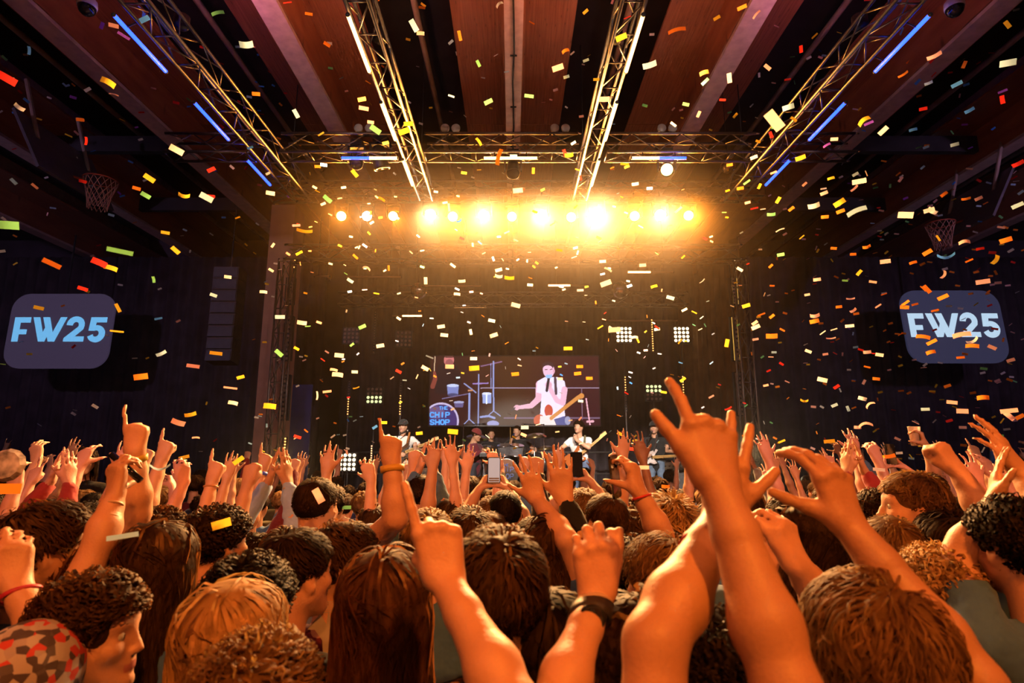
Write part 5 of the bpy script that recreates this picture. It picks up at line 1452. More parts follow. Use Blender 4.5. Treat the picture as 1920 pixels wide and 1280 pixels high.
sp_ = N.new('ShaderNodeSeparateColor'); L.new(vo.outputs['Color'], sp_.inputs[0]); L.new(sp_.outputs[0], cr.inputs[0]); L.new(cr.outputs[0], b.inputs['Base Color']); b.inputs['Roughness'].default_value = .9
ho = link('bandana', np_mesh('bandana', V, F, [m]), o['root']); ho.matrix_local = Matrix(np.block([[o['Rh'], o['hc'][:, None]], [np.zeros((1, 3)), np.ones((1, 1))]]).tolist())
person('woman with long strawberry blond hair seen from behind, lower left', 436, 1084, 1.30, hair=('long', 'straw'), fem=True, shirt=('tee', C_['blue']), yaw=12, head=(20, 0, 0))
person('person with a thick mass of dark blond curls at the bottom, left of centre', 484, 1162, 1.10, hair=('afro', 'light'), shirt=('tee', C_['slate']))
person('person with a round black curly crop above the strawberry blond woman', 466, 1026, 1.45, hair=('curly', 'black'), shirt=('tee', C_['black']), skin='brown', yaw=15)
person('young man in a black and white top whose cropped dark hair glows at the tips', 552, 986, 1.75, hair=('short', 'dark'), shirt=('tee', C_['black']), yaw=25, head=(38, 0, 0))
o = person('boy in profile wearing a maroon T-shirt printed with a white church', 614, 974, 1.95, hair=('mop', 'brown'), shirt=('tee', C_['maroon']), yaw=195, head=(74, 2, 0), lean=(.02, 0, 0))
# print on the back of the maroon shirt
pr_ = MB(); oc = o['origin']; py_ = oc[1] - .137
def pq(x, y): 
    w = P(x, y, py_); return (w[0] - oc[0], py_ - oc[1], w[2])
for pts in ([(576, 1180), (600, 1150), (612, 1170), (616, 1142), (622, 1170), (626, 1140), (632, 1172), (636, 1230), (606, 1234), (604, 1200), (590, 1180)],):
    pr_.add([pq(x, y) for x, y in pts], [tuple(range(len(pts)))])
for k in range(6): pr_.add([pq(598, 1127 + 4 * k), pq(630, 1127 + 4 * k), pq(630, 1128.5 + 4 * k), pq(598, 1128.5 + 4 * k)], [(0, 1, 2, 3)])
pr_.build('shirt_print', mat('white_print', (.5, .45, .42), rough=.8, noise=.15), o['root'])
person('woman with long brown highlighted hair and bare shoulders in a strappy top, centre left', 722, 1024, 1.36, hair=('long', 'auburn'), fem=True, shirt=('vest', C_['teal']), skin='tan', yaw=-4, head=(6, 0, 0))
person('boy with a shaggy brown mop seen from behind right of the pointing hand', 934, 986, 1.24, hair=('mop', 'brown'), shirt=('tee', C_['navy']), skin='tan')
person('woman with straight dark brown hair half hidden behind the shaggy boy', 1022, 1098, 1.30, hair=('long', 'dark'), fem=True, shirt=('tee', C_['black']), skin='tan')
person('woman with long straight hair, brown with golden tips, beside the black hoodie', 300, 974, 1.78, hair=('long', 'brown'), fem=True, shirt=('tee', C_['slate']), yaw=5)
person('person in a black hoodie with a dark curly crop, left of centre', 406, 938, 2.15, hair=('curly', 'dark'), shirt=('hoodie', C_['black']), skin='tan', yaw=22, head=(35, 0, 0), wide=1.1)
o = person('young man with swept brown hair and visible ear at far left, holding a vape aloft', 84, 934, 1.72, hair=('mop', 'brown'), shirt=('tee', C_['slate']), yaw=30, head=(48, 3, 0),
       arms={'R': dict(W=(216, 930, 1.78), E=(188, 1012, 1.72), pose='grip', hdir=(-.25, .2, .92), dorsal=(-.5, -.8, .1), pole=(.6, -.2, -.8))}, bands=[('R', .03, .006, .030, (.5, .32, .2), dict(name='bracelet')), ('R', .07, .005, .034, (.5, .3, .2), dict(name='bracelet'))])
vp = MB().tube([(-.05, 0, .04), (.05, .0, -.04)], .011, 8).build('vape', M['gloss_black'], None, True, loc=hold(o, 'R', (0, .09, -.03))); tag(vp, 'black vape held in a raised fist at the left', 'vape')
person('auburn-haired woman behind the curly man in profile, lower left', 178, 1004, 1.80, hair=('long', 'auburn'), fem=True, shirt=('tee', C_['slate']), yaw=8)
person('blond woman at the left edge beside the red wristband', 46, 1026, 1.85, hair=('bob', 'light'), fem=True, shirt=('tee', C_['black']), yaw=10)
person('person with a wide curly brown crown behind the long-haired woman, left', 306, 944, 2.5, hair=('curly', 'brown'), shirt=('tee', C_['black']))
o = person('person with black hair at left pointing up, yellow wristband on the arm', 163, 938, 2.25, hair=('short', 'black'), shirt=('tee', C_['slate']),
       arms={'R': dict(W=(253, 848, 2.05), E=(258, 960, 2.1), pose='point', hdir=(-.16, .1, .98), dorsal=(.1, -1, .1), thick=1.1)}, bands=[('R', .022, .022, .032, (.62, .42, .03))])
o = person('tall person with smooth dark hair and blue grey T-shirt pointing up, yellow wristband', 592, 892, 2.42, hair=('fade', 'dark'), shirt=('tee', C_['bluegrey']), yaw=8, head=(14, 0, 0), b=.98,
       arms={'R': dict(W=(735, 868, 2.15), E=(742, 972, 2.12), pose='point', hdir=(-.12, .1, .98), dorsal=(.1, -1, .1), thick=1.1)}, bands=[('R', .02, .022, .035, (.62, .36, .05))])
person('person off the left edge raising an arm with a red fabric wristband', 0, 0, 1, top=(-1.42, 1.52, 1.66), hair=('short', 'brown'), shirt=('tee', C_['black']), skin='fair',
       arms={'R': dict(W=(30, 1096, 1.48), E=(92, 1215, 1.44), pose='relax', hdir=(-.35, .1, .93), dorsal=(.6, -.8, 0), thick=1.05)}, bands=[('R', .03, .010, .034, (.42, .02, .05))])
person('person with light brown tousled hair just left of centre', 803, 952, 2.3, hair=('mop', 'light'), shirt=('tee', C_['slate']))
person('person with lit wavy brown hair beside the upright centre phone', 880, 948, 2.45, hair=('mop', 'brown'), shirt=('tee', C_['black']))
person('person with short black hair and two visible ears below the centre phone', 947, 917, 3.0, hair=('fade', 'black'), shirt=('tee', C_['navy']), skin='tan')
person('person with sleek straight brown hair and blue shirt raising one hand, centre', 1031, 964, 2.2, hair=('bob', 'brown'), shirt=('tee', C_['blue']), skin='fair',
       arms={'R': dict(W=(1008, 938, 2.3), E=(1062, 1012, 2.1), pose='open', hdir=(-.3, .1, .95), dorsal=(0, -1, .2))})
o = person('person in a black long sleeved jacket raising an open right hand, centre', 1000, 968, 2.62, hair=('short', 'dark'), shirt=('jacket', C_['black']),
       arms={'R': dict(W=(1058, 935, 2.3), E=(1100, 1035, 2.25), pose='open', hdir=(-.12, .1, .98), dorsal=(0, -1, .1), hs=1.1)})
o = person('person with cropped brown hair holding up a phone, red string on the wrist', 1139, 922, 2.42, hair=('fade', 'brown'), shirt=('tee', C_['black']), yaw=-18, head=(-25, 0, 0),
       arms={'R': dict(W=(1198, 922, 2.05), E=(1242, 1005, 2.05), pose='grip', hdir=(-.2, .1, .97), dorsal=(.7, -.7, 0))}, bands=[('R', .02, .008, .032, (.55, .03, .03))])
phone(P(1153, 893, 2.1), (.5, .85, .1), (.0, .1, 1), 'dark phone held edge on beside the raised hand with the red wrist string', False)
person('person with dark wavy hair and grey hood right of the raised watch hand', 1192, 996, 1.95, hair=('curly', 'dark'), shirt=('hoodie', C_['grey']))
person('person with light brown wavy hair and a pink ear next to the grey hood', 1246, 998, 1.72, hair=('mop', 'light'), shirt=('tee', C_['slate']), yaw=-30, head=(-38, 0, 0))
person('person with spiky bleached blond hair behind the big pointing hand', 1254, 916, 2.3, hair=('spiky', 'blond'), shirt=('tee', C_['slate']), b=1.05)
o = person('girl with long dark hair tilting her head back, hand over her face, pink wristband', 1510, 945, 1.72, hair=('long', 'dark'), fem=True, shirt=('tee', C_['black']), yaw=-40, head=(-78, 30, 0),
       arms={'R': dict(W=(1497, 1062, 1.38), E=(1560, 1150, 1.45), pose='bent', hdir=(-.25, .1, .95), dorsal=(.6, -.8, .1), hs=1.05, thick=1.05)}, bands=[('R', .018, .018, .031, (.65, .06, .14))])
person('person with blond curls lit gold at right, below the fist', 1755, 1004, 1.75, hair=('afro', 'blond'), shirt=('tee', C_['slate']), b=.98)
o = person('man with black curly hair and blue grey T-shirt at the right edge, hand on head', 1900, 920, 1.62, hair=('curly', 'black'), shirt=('tee', C_['slate']), yaw=-10, wide=1.1,
       arms={'L': dict(W=(1855, 952, 1.70), E=(1795, 1040, 1.72), pose='clap', hdir=(.45, .1, .9), dorsal=(-.4, .5, .7))}, bands=[('L', .03, .010, .033, (.55, .04, .04))])
o = person('young man with short blond hair in left profile, grey T-shirt and red lanyard', 1714, 880, 2.22, hair=('short', 'light'), shirt=('tee', C_['pinkwhite']), yaw=-25, head=(-72, 2, 0), b=1.05)
MB().tube([o['nb'] + (.05 * math.cos(t), .055 * math.sin(t) - .01, -.005 - .004 * math.sin(t)) for t in np.linspace(0, 6.28, 17)], .009, 6, False).build('lanyard', M['cloth'], o['root'], color=(.55, .03, .03))
person('person with dark tight curls left of the blond profile', 1652, 908, 2.65, hair=('curly', 'dark'), shirt=('tee', C_['black']), yaw=-25, head=(-30, 0, 0))
person('person with glossy brown hair at right raising a clenched fist', 1776, 953, 2.05, hair=('mop', 'dark'), shirt=('tee', C_['slate']),
       arms={'R': dict(W=(1794, 880, 2.0), E=(1846, 965, 1.95), pose='fist', hdir=(-.45, .1, .88), dorsal=(.2, -.9, .5))})
person('person with golden brown hair tucked below the blond profile', 1668, 963, 2.05, hair=('short', 'light'), shirt=('tee', C_['bluegrey']))
o = person('woman with dangling ringlets and pale pink T-shirt, lower centre right', 1186, 1112, 1.28, hair=('ringlet', 'brown'), fem=True, shirt=('tee', C_['pinkwhite']), yaw=-15, skin='tan')
person('person with black curls and a purple graphic T-shirt between the big forearms', 1318, 1118, 1.18, hair=('curly', 'black'), shirt=('tee', C_['purple']), skin='tan')
person('dark-haired person in profile with glasses, left of the phones', 785, 888, 3.5, hair=('short', 'dark'), shirt=('tee', C_['black']), yaw=35, head=(60, 0, 0))
person('person with an open hand raised high at the right edge', 0, 0, 1, top=(1.72, 1.82, 1.74), hair=('short', 'dark'), shirt=('tee', C_['black']),
       arms={'L': dict(W=(1915, 888, 1.75), E=(1985, 985, 1.65), pose='open', hdir=(-.45, .1, .88), dorsal=(.5, -.8, .2), hs=1.05)})
o = person('person raising a plastic cup of beer at right behind the blond profile', 1702, 888, 4.3, hair=('short', 'dark'), shirt=('tee', C_['black']), skin='tan',
       arms={'R': dict(W=(1737, 836, 4.2), E=(1756, 900, 4.25), pose='grip', hdir=(-.25, .05, .97), dorsal=(.8, -.5, 0))})
cp = hold(o, 'R', (-.0, .075, -.045)); cu = empty('beer_cup', cp, 0, 'clear plastic cup of reddish beer held up at the right', 'cup')
m, N, L, b = new_mat('clear_plastic'); b.inputs['Base Color'].default_value = (.9, .75, .65, 1); b.inputs['Roughness'].default_value = .15; b.inputs['Alpha'].default_value = .45
MB().lathe([(.028, -.06), (.030, -.06), (.040, .075), (.042, .078), (.038, .074), (.028, -.057)], (0, 0, 0), (0, 0, 1), 20).build('cup', m, cu, True)
MB().lathe([(.026, -.056), (.034, .045), (.001, .046)], (0, 0, 0), (0, 0, 1), 18).build('beer', mat('beer', (.75, .22, .08), rough=.2, noise=.1), cu, True)
person('bespectacled woman with dark hair standing in the shadows at far left', 162, 838, 5.4, hair=('bob', 'dark'), fem=True, shirt=('long', C_['black']), yaw=170, head=(150, 0, 0), base=.2)

# ------------------------------------------------------------------ shared figures for the packed crowd further on
VAR = []
def make_variant(idx, arms, hair, shirt, yaw=0, head=None, fem=False, dist=4.0):
    Ht = 1.72; origin = np.zeros(3)
    aw = {s: dict(a, W=np.array(a['W'], float)) for s, a in arms.items()}
    out = build_person(dict(Ht=Ht, b=1.0, yaw=yaw, head=(yaw, 0, 0) if head is None else head, fem=fem, shirt=shirt, arms=aw, origin=origin, dist=dist))
    Vh, Fh = make_hair(hair, 500 + idx, .42); hm = np_mesh('hair', Vh, Fh, [M['hair']])
    Mx = Matrix(np.block([[out['Rh'], out['hc'][:, None]], [np.zeros((1, 3)), np.ones((1, 1))]]).tolist())
    VAR.append(dict(out=out, hair=hm, Mx=Mx, arms=aw, style=hair))
B1 = (0, -1, .15)
vs_ = [  # wrist positions local, x right, y to the stage
    dict(R=dict(W=(.30, .16, 1.93), pose='open', dorsal=B1), L=dict(W=(-.32, .14, 1.90), pose='open', dorsal=B1)),
    dict(R=dict(W=(.26, .20, 1.95), pose='point', dorsal=B1)),
    dict(L=dict(W=(-.28, .22, 1.92), pose='fist', dorsal=B1)),
    dict(R=dict(W=(.06, .22, 1.96), pose='clap', dorsal=(1, -.4, 0), hdir=(-.2, .1, 1)), L=dict(W=(-.05, .22, 1.96), pose='clap', dorsal=(-1, -.4, 0), hdir=(.2, .1, 1))),
    dict(R=dict(W=(.33, .10, 1.96), pose='open', dorsal=(.2, -1, 0), hdir=(.15, .1, 1))),
    dict(R=dict(W=(.09, .36, 1.74), pose='grip', dorsal=(.8, -.5, 0)), L=dict(W=(-.09, .36, 1.74), pose='grip', dorsal=(-.8, -.5, 0))),
    dict(),
    dict(L=dict(W=(-.25, .18, 1.94), pose='peace', dorsal=B1)),
    dict(R=dict(W=(.36, .12, 1.86), pose='relax', dorsal=(.3, -1, 0), hdir=(-.3, .1, .9)), L=dict(W=(-.30, .22, 1.95), pose='claw', dorsal=B1)),
    dict(R=dict(W=(.24, .26, 1.90), pose='fist', dorsal=B1)),
    dict(L=dict(W=(-.34, .12, 1.95), pose='open', dorsal=B1, hdir=(-.2, .1, 1))),
    dict(),
    dict(R=dict(W=(.27, .12, 2.00), pose='horns', dorsal=B1), L=dict(W=(-.22, .28, 1.88), pose='open', dorsal=B1)),
    dict(R=dict(W=(.22, .20, 1.98), pose='claw', dorsal=B1, hdir=(-.35, .1, .9))),
]
hs_ = ['short', 'fade', 'mop', 'short', 'curly', 'short', 'mop', 'long', 'short', 'fade', 'bob', 'curly', 'mop', 'short']
sh_ = ['tee', 'tee', 'tee', 'long', 'tee', 'tee', 'tee', 'tee', 'tee', 'hoodie', 'tee', 'tee', 'tee', 'tee']
for i, a in enumerate(vs_): make_variant(i, a, hs_[i], (sh_[i], (0, 0, 0)), fem=hs_[i] in ('long', 'bob'), head=(rnd.uniform(-18, 18), 0, 0))
SHC = [C_[k] for k in ('black', 'navy', 'slate', 'maroon', 'bluegrey', 'grey', 'olive', 'white', 'black', 'slate', 'red', 'skyblue')]
HCC = ['black', 'dark', 'dark', 'brown', 'brown', 'light', 'blond']
def place_variant(i, loc, s, yaw, label, group, hc=None, skin=None, sc=None):
    v = VAR[i]; root = empty('person', loc, -math.radians(yaw), label, 'person', group); root.scale = (s, s, s)
    sk = SKIN[skin or rnd.choice(['fair', 'fair', 'pink', 'tan', 'tan', 'brown'])]; j = rnd.uniform(.88, 1.1)
    link('body', v['out']['body'], root, color=[c * j for c in sk])
    link('shirt', v['out']['shirt'], root, color=sc or rnd.choice(SHC))
    ho = link('hair', v['hair'], root, color=HAIRC[hc or rnd.choice(HCC)]); ho.matrix_local = v['Mx']
    tr = link('trousers', trousers_mesh(), root, color=(.03, .04, .06)); tr.scale = (1, 1, 1.72 * .535 / .94)
    PEOPLE.append((loc[0], loc[1]))
    return root
# raised hands picked out of the photograph: wrist pixel, distance, figure, side, label
HANDS = [(398, 902, 2.75, 1, 'R', 'person with an outstretched pointing finger and copper bracelet arm, left of centre', 'fair'),
    (303, 862, 2.9, 1, 'R', 'person pointing up near the left speaker stack, thin arm before the dark curtain', 'fair'),
    (57, 905, 3.3, 7, 'L', 'person making a two finger sign at the far left', 'pink'), (130, 905, 3.0, 3, 'R', 'person clasping both hands above the head at left', 'pink'),
    (222, 880, 3.4, 4, 'R', 'person with spread fingers behind the yellow wristband arm', 'pink'), (345, 905, 3.1, 8, 'R', 'person with loosely bent hands left of the black hoodie', 'pink'),
    (425, 898, 3.6, 4, 'R', 'person waving a flat hand left of the pillar', 'tan'), (492, 880, 3.4, 1, 'R', 'person with a blue banded wrist pointing in front of the pillar', 'tan'),
    (540, 905, 2.9, 3, 'R', 'person clapping overhead in front of the bright low lamp', 'tan'), (612, 885, 3.3, 0, 'L', 'person with both open hands raised left of the white floor blinder', 'tan'),
    (695, 925, 3.2, 13, 'R', 'person reaching a curled hand below the white floor blinder', 'fair'), (775, 872, 3.6, 2, 'L', 'person with a fist raised below the left guitarist', 'fair'),
    (815, 885, 3.5, 3, 'R', 'person clapping overhead right of the left guitarist', 'fair'), (848, 868, 3.4, 10, 'L', 'person stretching a flat hand up left of the drums', 'fair'),
    (875, 880, 3.9, 4, 'R', 'person with an upright open hand left of the bass drum', 'fair'), (930, 872, 4.0, 13, 'R', 'person with a curled hand raised below the keyboard player', 'fair'),
    (985, 880, 4.1, 9, 'R', 'person with a fist raised below the bass drum', 'fair'), (1008, 888, 3.1, 9, 'R', 'person with a watch on a raised fist, centre', 'tan'),
    (1168, 858, 3.6, 4, 'R', 'person with spread fingers raised below the singer\'s guitar', 'tan'), (1205, 862, 3.3, 10, 'L', 'person reaching an open hand up in front of the bass player', 'brown'),
    (1150, 868, 5.0, 7, 'L', 'person making a two finger sign beneath the right singer\'s guitar neck', 'fair'), (1110, 905, 3.6, 5, 'R', 'person holding a phone in both hands right of centre', 'tan'),
    (955, 918, 3.4, 5, 'R', 'person holding up the bright centre phone in both hands', 'tan'), (1605, 850, 4.0, 0, 'R', 'person wearing a ring on an open hand right of the big curled hand', 'pink'),
    (1622, 885, 3.2, 3, 'R', 'person clasping hands overhead beside the big curled hand', 'tan'), (1700, 880, 4.4, 5, 'R', 'person holding a phone upright left of the beer cup', 'pink'),
    (1560, 880, 4.6, 12, 'R', 'person making horns with one hand beyond the big curled hand', 'pink'), (1862, 890, 3.6, 8, 'R', 'person with drooping fingers raised at right beneath the sign', 'pink'),
    (1835, 905, 2.9, 10, 'L', 'person with a flat hand low in the shadows right of the fist', 'pink'), (1905, 930, 2.7, 0, 'L', 'person with both hands up at the far right edge', 'pink'),
    (560, 880, 5.2, 0, 'R', 'person with both hands up near the foot of the left tower', 'tan'),
    (1290, 868, 4.8, 4, 'R', 'person with a raised palm left of the biggest pointing hand', 'tan'), (465, 905, 2.7, 2, 'L', 'person with a raised fist in front of the brown pillar', 'fair'),
    (28, 925, 2.6, 13, 'R', 'person with a curled hand at the left edge below the mirror ball', 'pink'), (1455, 880, 5.0, 0, 'R', 'person with both hands up behind the spread hand at right', 'tan'),
    (730, 890, 4.6, 12, 'L', 'person throwing horns behind the pointing hand with yellow band', 'fair'), (1045, 872, 4.6, 4, 'R', 'person with a flat open hand below the singer', 'fair')]
held = {}
for (px, py, Y, vi, side, lab, sk) in HANDS:
    Wt = P(px, py, Y); wl = VAR[vi]['arms'][side]['W']
    s = Wt[2] / wl[2]
    s = min(max(s, .90), 1.10)
    loc = (Wt[0] - wl[0] * s, Wt[1] - wl[1] * s, 0)
    r_ = place_variant(vi, loc, s, 0, lab, None, skin=sk)
    for key, nm, t_, w_, rr_, col_ in (('copper bracelet', 'bracelet', .03, .008, .029, (.5, .22, .08)), ('blue banded', 'wristband', .03, .02, .029, (.05, .10, .7)), ('with a watch', 'watch', .02, .026, .031, (.05, .04, .04)), ('wearing a ring', 'ring', -.115, .008, .011, (.8, .78, .72)), ('bright low lamp', 'bracelet', .03, .008, .029, (.4, .3, .2)), ('below the singer\'s', 'wristband', .03, .012, .029, (.4, .03, .03))):
        if key in lab: band(VAR[vi]['out'], side, t_, w_, rr_, col_, r_, name=nm)
    held[lab] = (np.array(loc), s, vi)
def phone_at(lab, label, lit, dz=.11):
    loc, s, vi = held[lab]; a = VAR[vi]['arms']; c = loc + s * ((a['R']['W'] + a['L']['W']) / 2 + np.array((0, .02, dz)))
    phone(c, (1, 0, 0), (0, .1, 1), label, lit)
phone_at('person holding up the bright centre phone in both hands', 'phone with a bright picture of the stage held up at the centre', True)
phone_at('person holding a phone in both hands right of centre', 'dark backed phone held up in front of the singer\'s guitar', False)
phone_at('person holding a phone upright left of the beer cup', 'small dark phone held up left of the beer cup', False)
# packed crowd up to the barrier, alike at this distance
def free(x, y, r):
    return all((x - a) ** 2 + (y - b_) ** 2 > r * r for a, b_ in PEOPLE)
n_far = 0
SHN = {k: C_[k] for k in ('black', 'navy', 'maroon', 'grey', 'olive', 'white', 'red')}; SHN['dark grey'] = C_['slate']; SHN['light blue'] = C_['skyblue']
HCN = {'black': 'black', 'dark': 'dark brown', 'brown': 'brown', 'light': 'light brown', 'blond': 'blond'}
POSN = {0: 'with both hands up', 1: 'pointing up', 2: 'raising a left fist', 3: 'clapping overhead', 4: 'raising one palm', 5: 'lifting both forearms', 6: 'with arms down', 7: 'showing two fingers', 8: 'with bent hands up', 9: 'raising a right fist', 10: 'raising the left palm', 11: 'with lowered arms', 12: 'throwing horns', 13: 'raising a curled hand'}
yy = 2.3
while yy < 8.8:
    half = .90 * yy + .35
    x = -half + rnd.uniform(0, .3)
    while x < half:
        xx, y2 = x + rnd.uniform(-.1, .1), yy + rnd.uniform(-.14, .14)
        if free(xx, y2, .36 if yy < 4 else .42):
            up = rnd.random() < (.20 if yy < 3.2 else .34)
            vi = rnd.choice([0, 1, 2, 3, 4, 5, 7, 8, 9, 10, 12, 13]) if up else rnd.choice([6, 11])
            s = rnd.uniform(.92, .99) if yy < 4 else rnd.uniform(.86, .97)
            if abs(xx) / y2 < .32 and up: s = rnd.uniform(.86, .92)
            hc = rnd.choice(HCC); sc = rnd.choice(list(SHN))
            px_, py_ = pix((xx, y2, 1.7)); wh = ['far left', 'below the pillar', 'below the left guitarist', 'below the drum kit', 'below the singer', 'below the bass player', 'right of the stage', 'far right'][int(np.clip((px_ - 100) // 215, 0, 7))]
            lab = '%s %s, %s hair, %s top, %s crowd %s' % ('person', POSN[vi], HCN[hc], sc, 'middle' if yy < 5 else 'front', wh)
            place_variant(vi, (xx, y2, 0), s, rnd.uniform(-14, 14), lab, 'packed crowd %s' % ('in the middle' if yy < 5 else 'near the stage'), hc=hc, sc=SHN[sc])
            n_far += 1
        x += .56 + (.05 if yy > 5 else 0)
    yy += .50
print('far crowd', n_far, 'people', len(PEOPLE))
# clear faceted disc held up at the left edge
dc = MB().lathe([(.002, -.02), (.05, -.018), (.062, 0), (.05, .018), (.002, .02)], (0, 0, 0), (.2, -1, .1), 12).build('reflective_disc', M['mirror2'] if 'M2' in M else mat('faceted_mirror', (.75, .66, .62), rough=.2, metal=.35, noise=.45, nscale=30), None, False, loc=P(14, 872, 2.2))
tag(dc, 'round faceted reflective disc held up at the left edge', 'disc')
# ------------------------------------------------------------------ confetti
def paper(name, col):
    m = bpy.data.materials.new(name); m.use_nodes = True; N = m.node_tree.nodes; L = m.node_tree.links; N.clear()
    o_ = N.new('ShaderNodeOutputMaterial'); d = N.new('ShaderNodeBsdfDiffuse'); t = N.new('ShaderNodeBsdfTranslucent'); mx = N.new('ShaderNodeMixShader'); mx.inputs[0].default_value = .45
    nz = N.new('ShaderNodeTexNoise'); nz.inputs['Scale'].default_value = 60; mr = N.new('ShaderNodeMapRange'); mr.inputs['To Min'].default_value = .85; mr.inputs['To Max'].default_value = 1.1
    vm = N.new('ShaderNodeVectorMath'); vm.operation = 'SCALE'; vm.inputs[0].default_value = col; L.new(nz.outputs['Fac'], mr.inputs['Value']); L.new(mr.outputs[0], vm.inputs['Scale'])
    L.new(vm.outputs[0], d.inputs[0]); L.new(vm.outputs[0], t.inputs[0]); L.new(d.outputs[0], mx.inputs[1]); L.new(t.outputs[0], mx.inputs[2]); L.new(mx.outputs[0], o_.inputs[0])
    return m
CC = {'white': (.90, .86, .86), 'pink': (.92, .50, .46), 'orange': (.90, .26, .03), 'yellow': (.92, .62, .05), 'red': (.80, .04, .03), 'green': (.22, .66, .26), 'blue': (.07, .28, .95), 'paleblue': (.45, .72, .95), 'purple': (.36, .10, .80)}
CM = {k: paper('%s_paper' % k, v) for k, v in CC.items()}
def flake_mesh(bend, key, w=.055, h=.026):
    n = 5; V = []; F = []
    for i in range(n + 1):
        t = i / n - .5
        z = bend * (t * t - .08) * w
        for s in (-.5, .5): V.append((t * w, s * h, z + .0004 * 0))
    for i in range(n): F.append((2 * i, 2 * i + 2, 2 * i + 3, 2 * i + 1))
    me = bpy.data.meshes.new('confetti'); me.from_pydata(V, [], F); me.update(); me.materials.append(CM[key])
    me.polygons.foreach_set('use_smooth', [True] * n)
    return me
FM = {k: [flake_mesh(b_, k) for b_ in (0, .35, 1.1)] for k in CC}
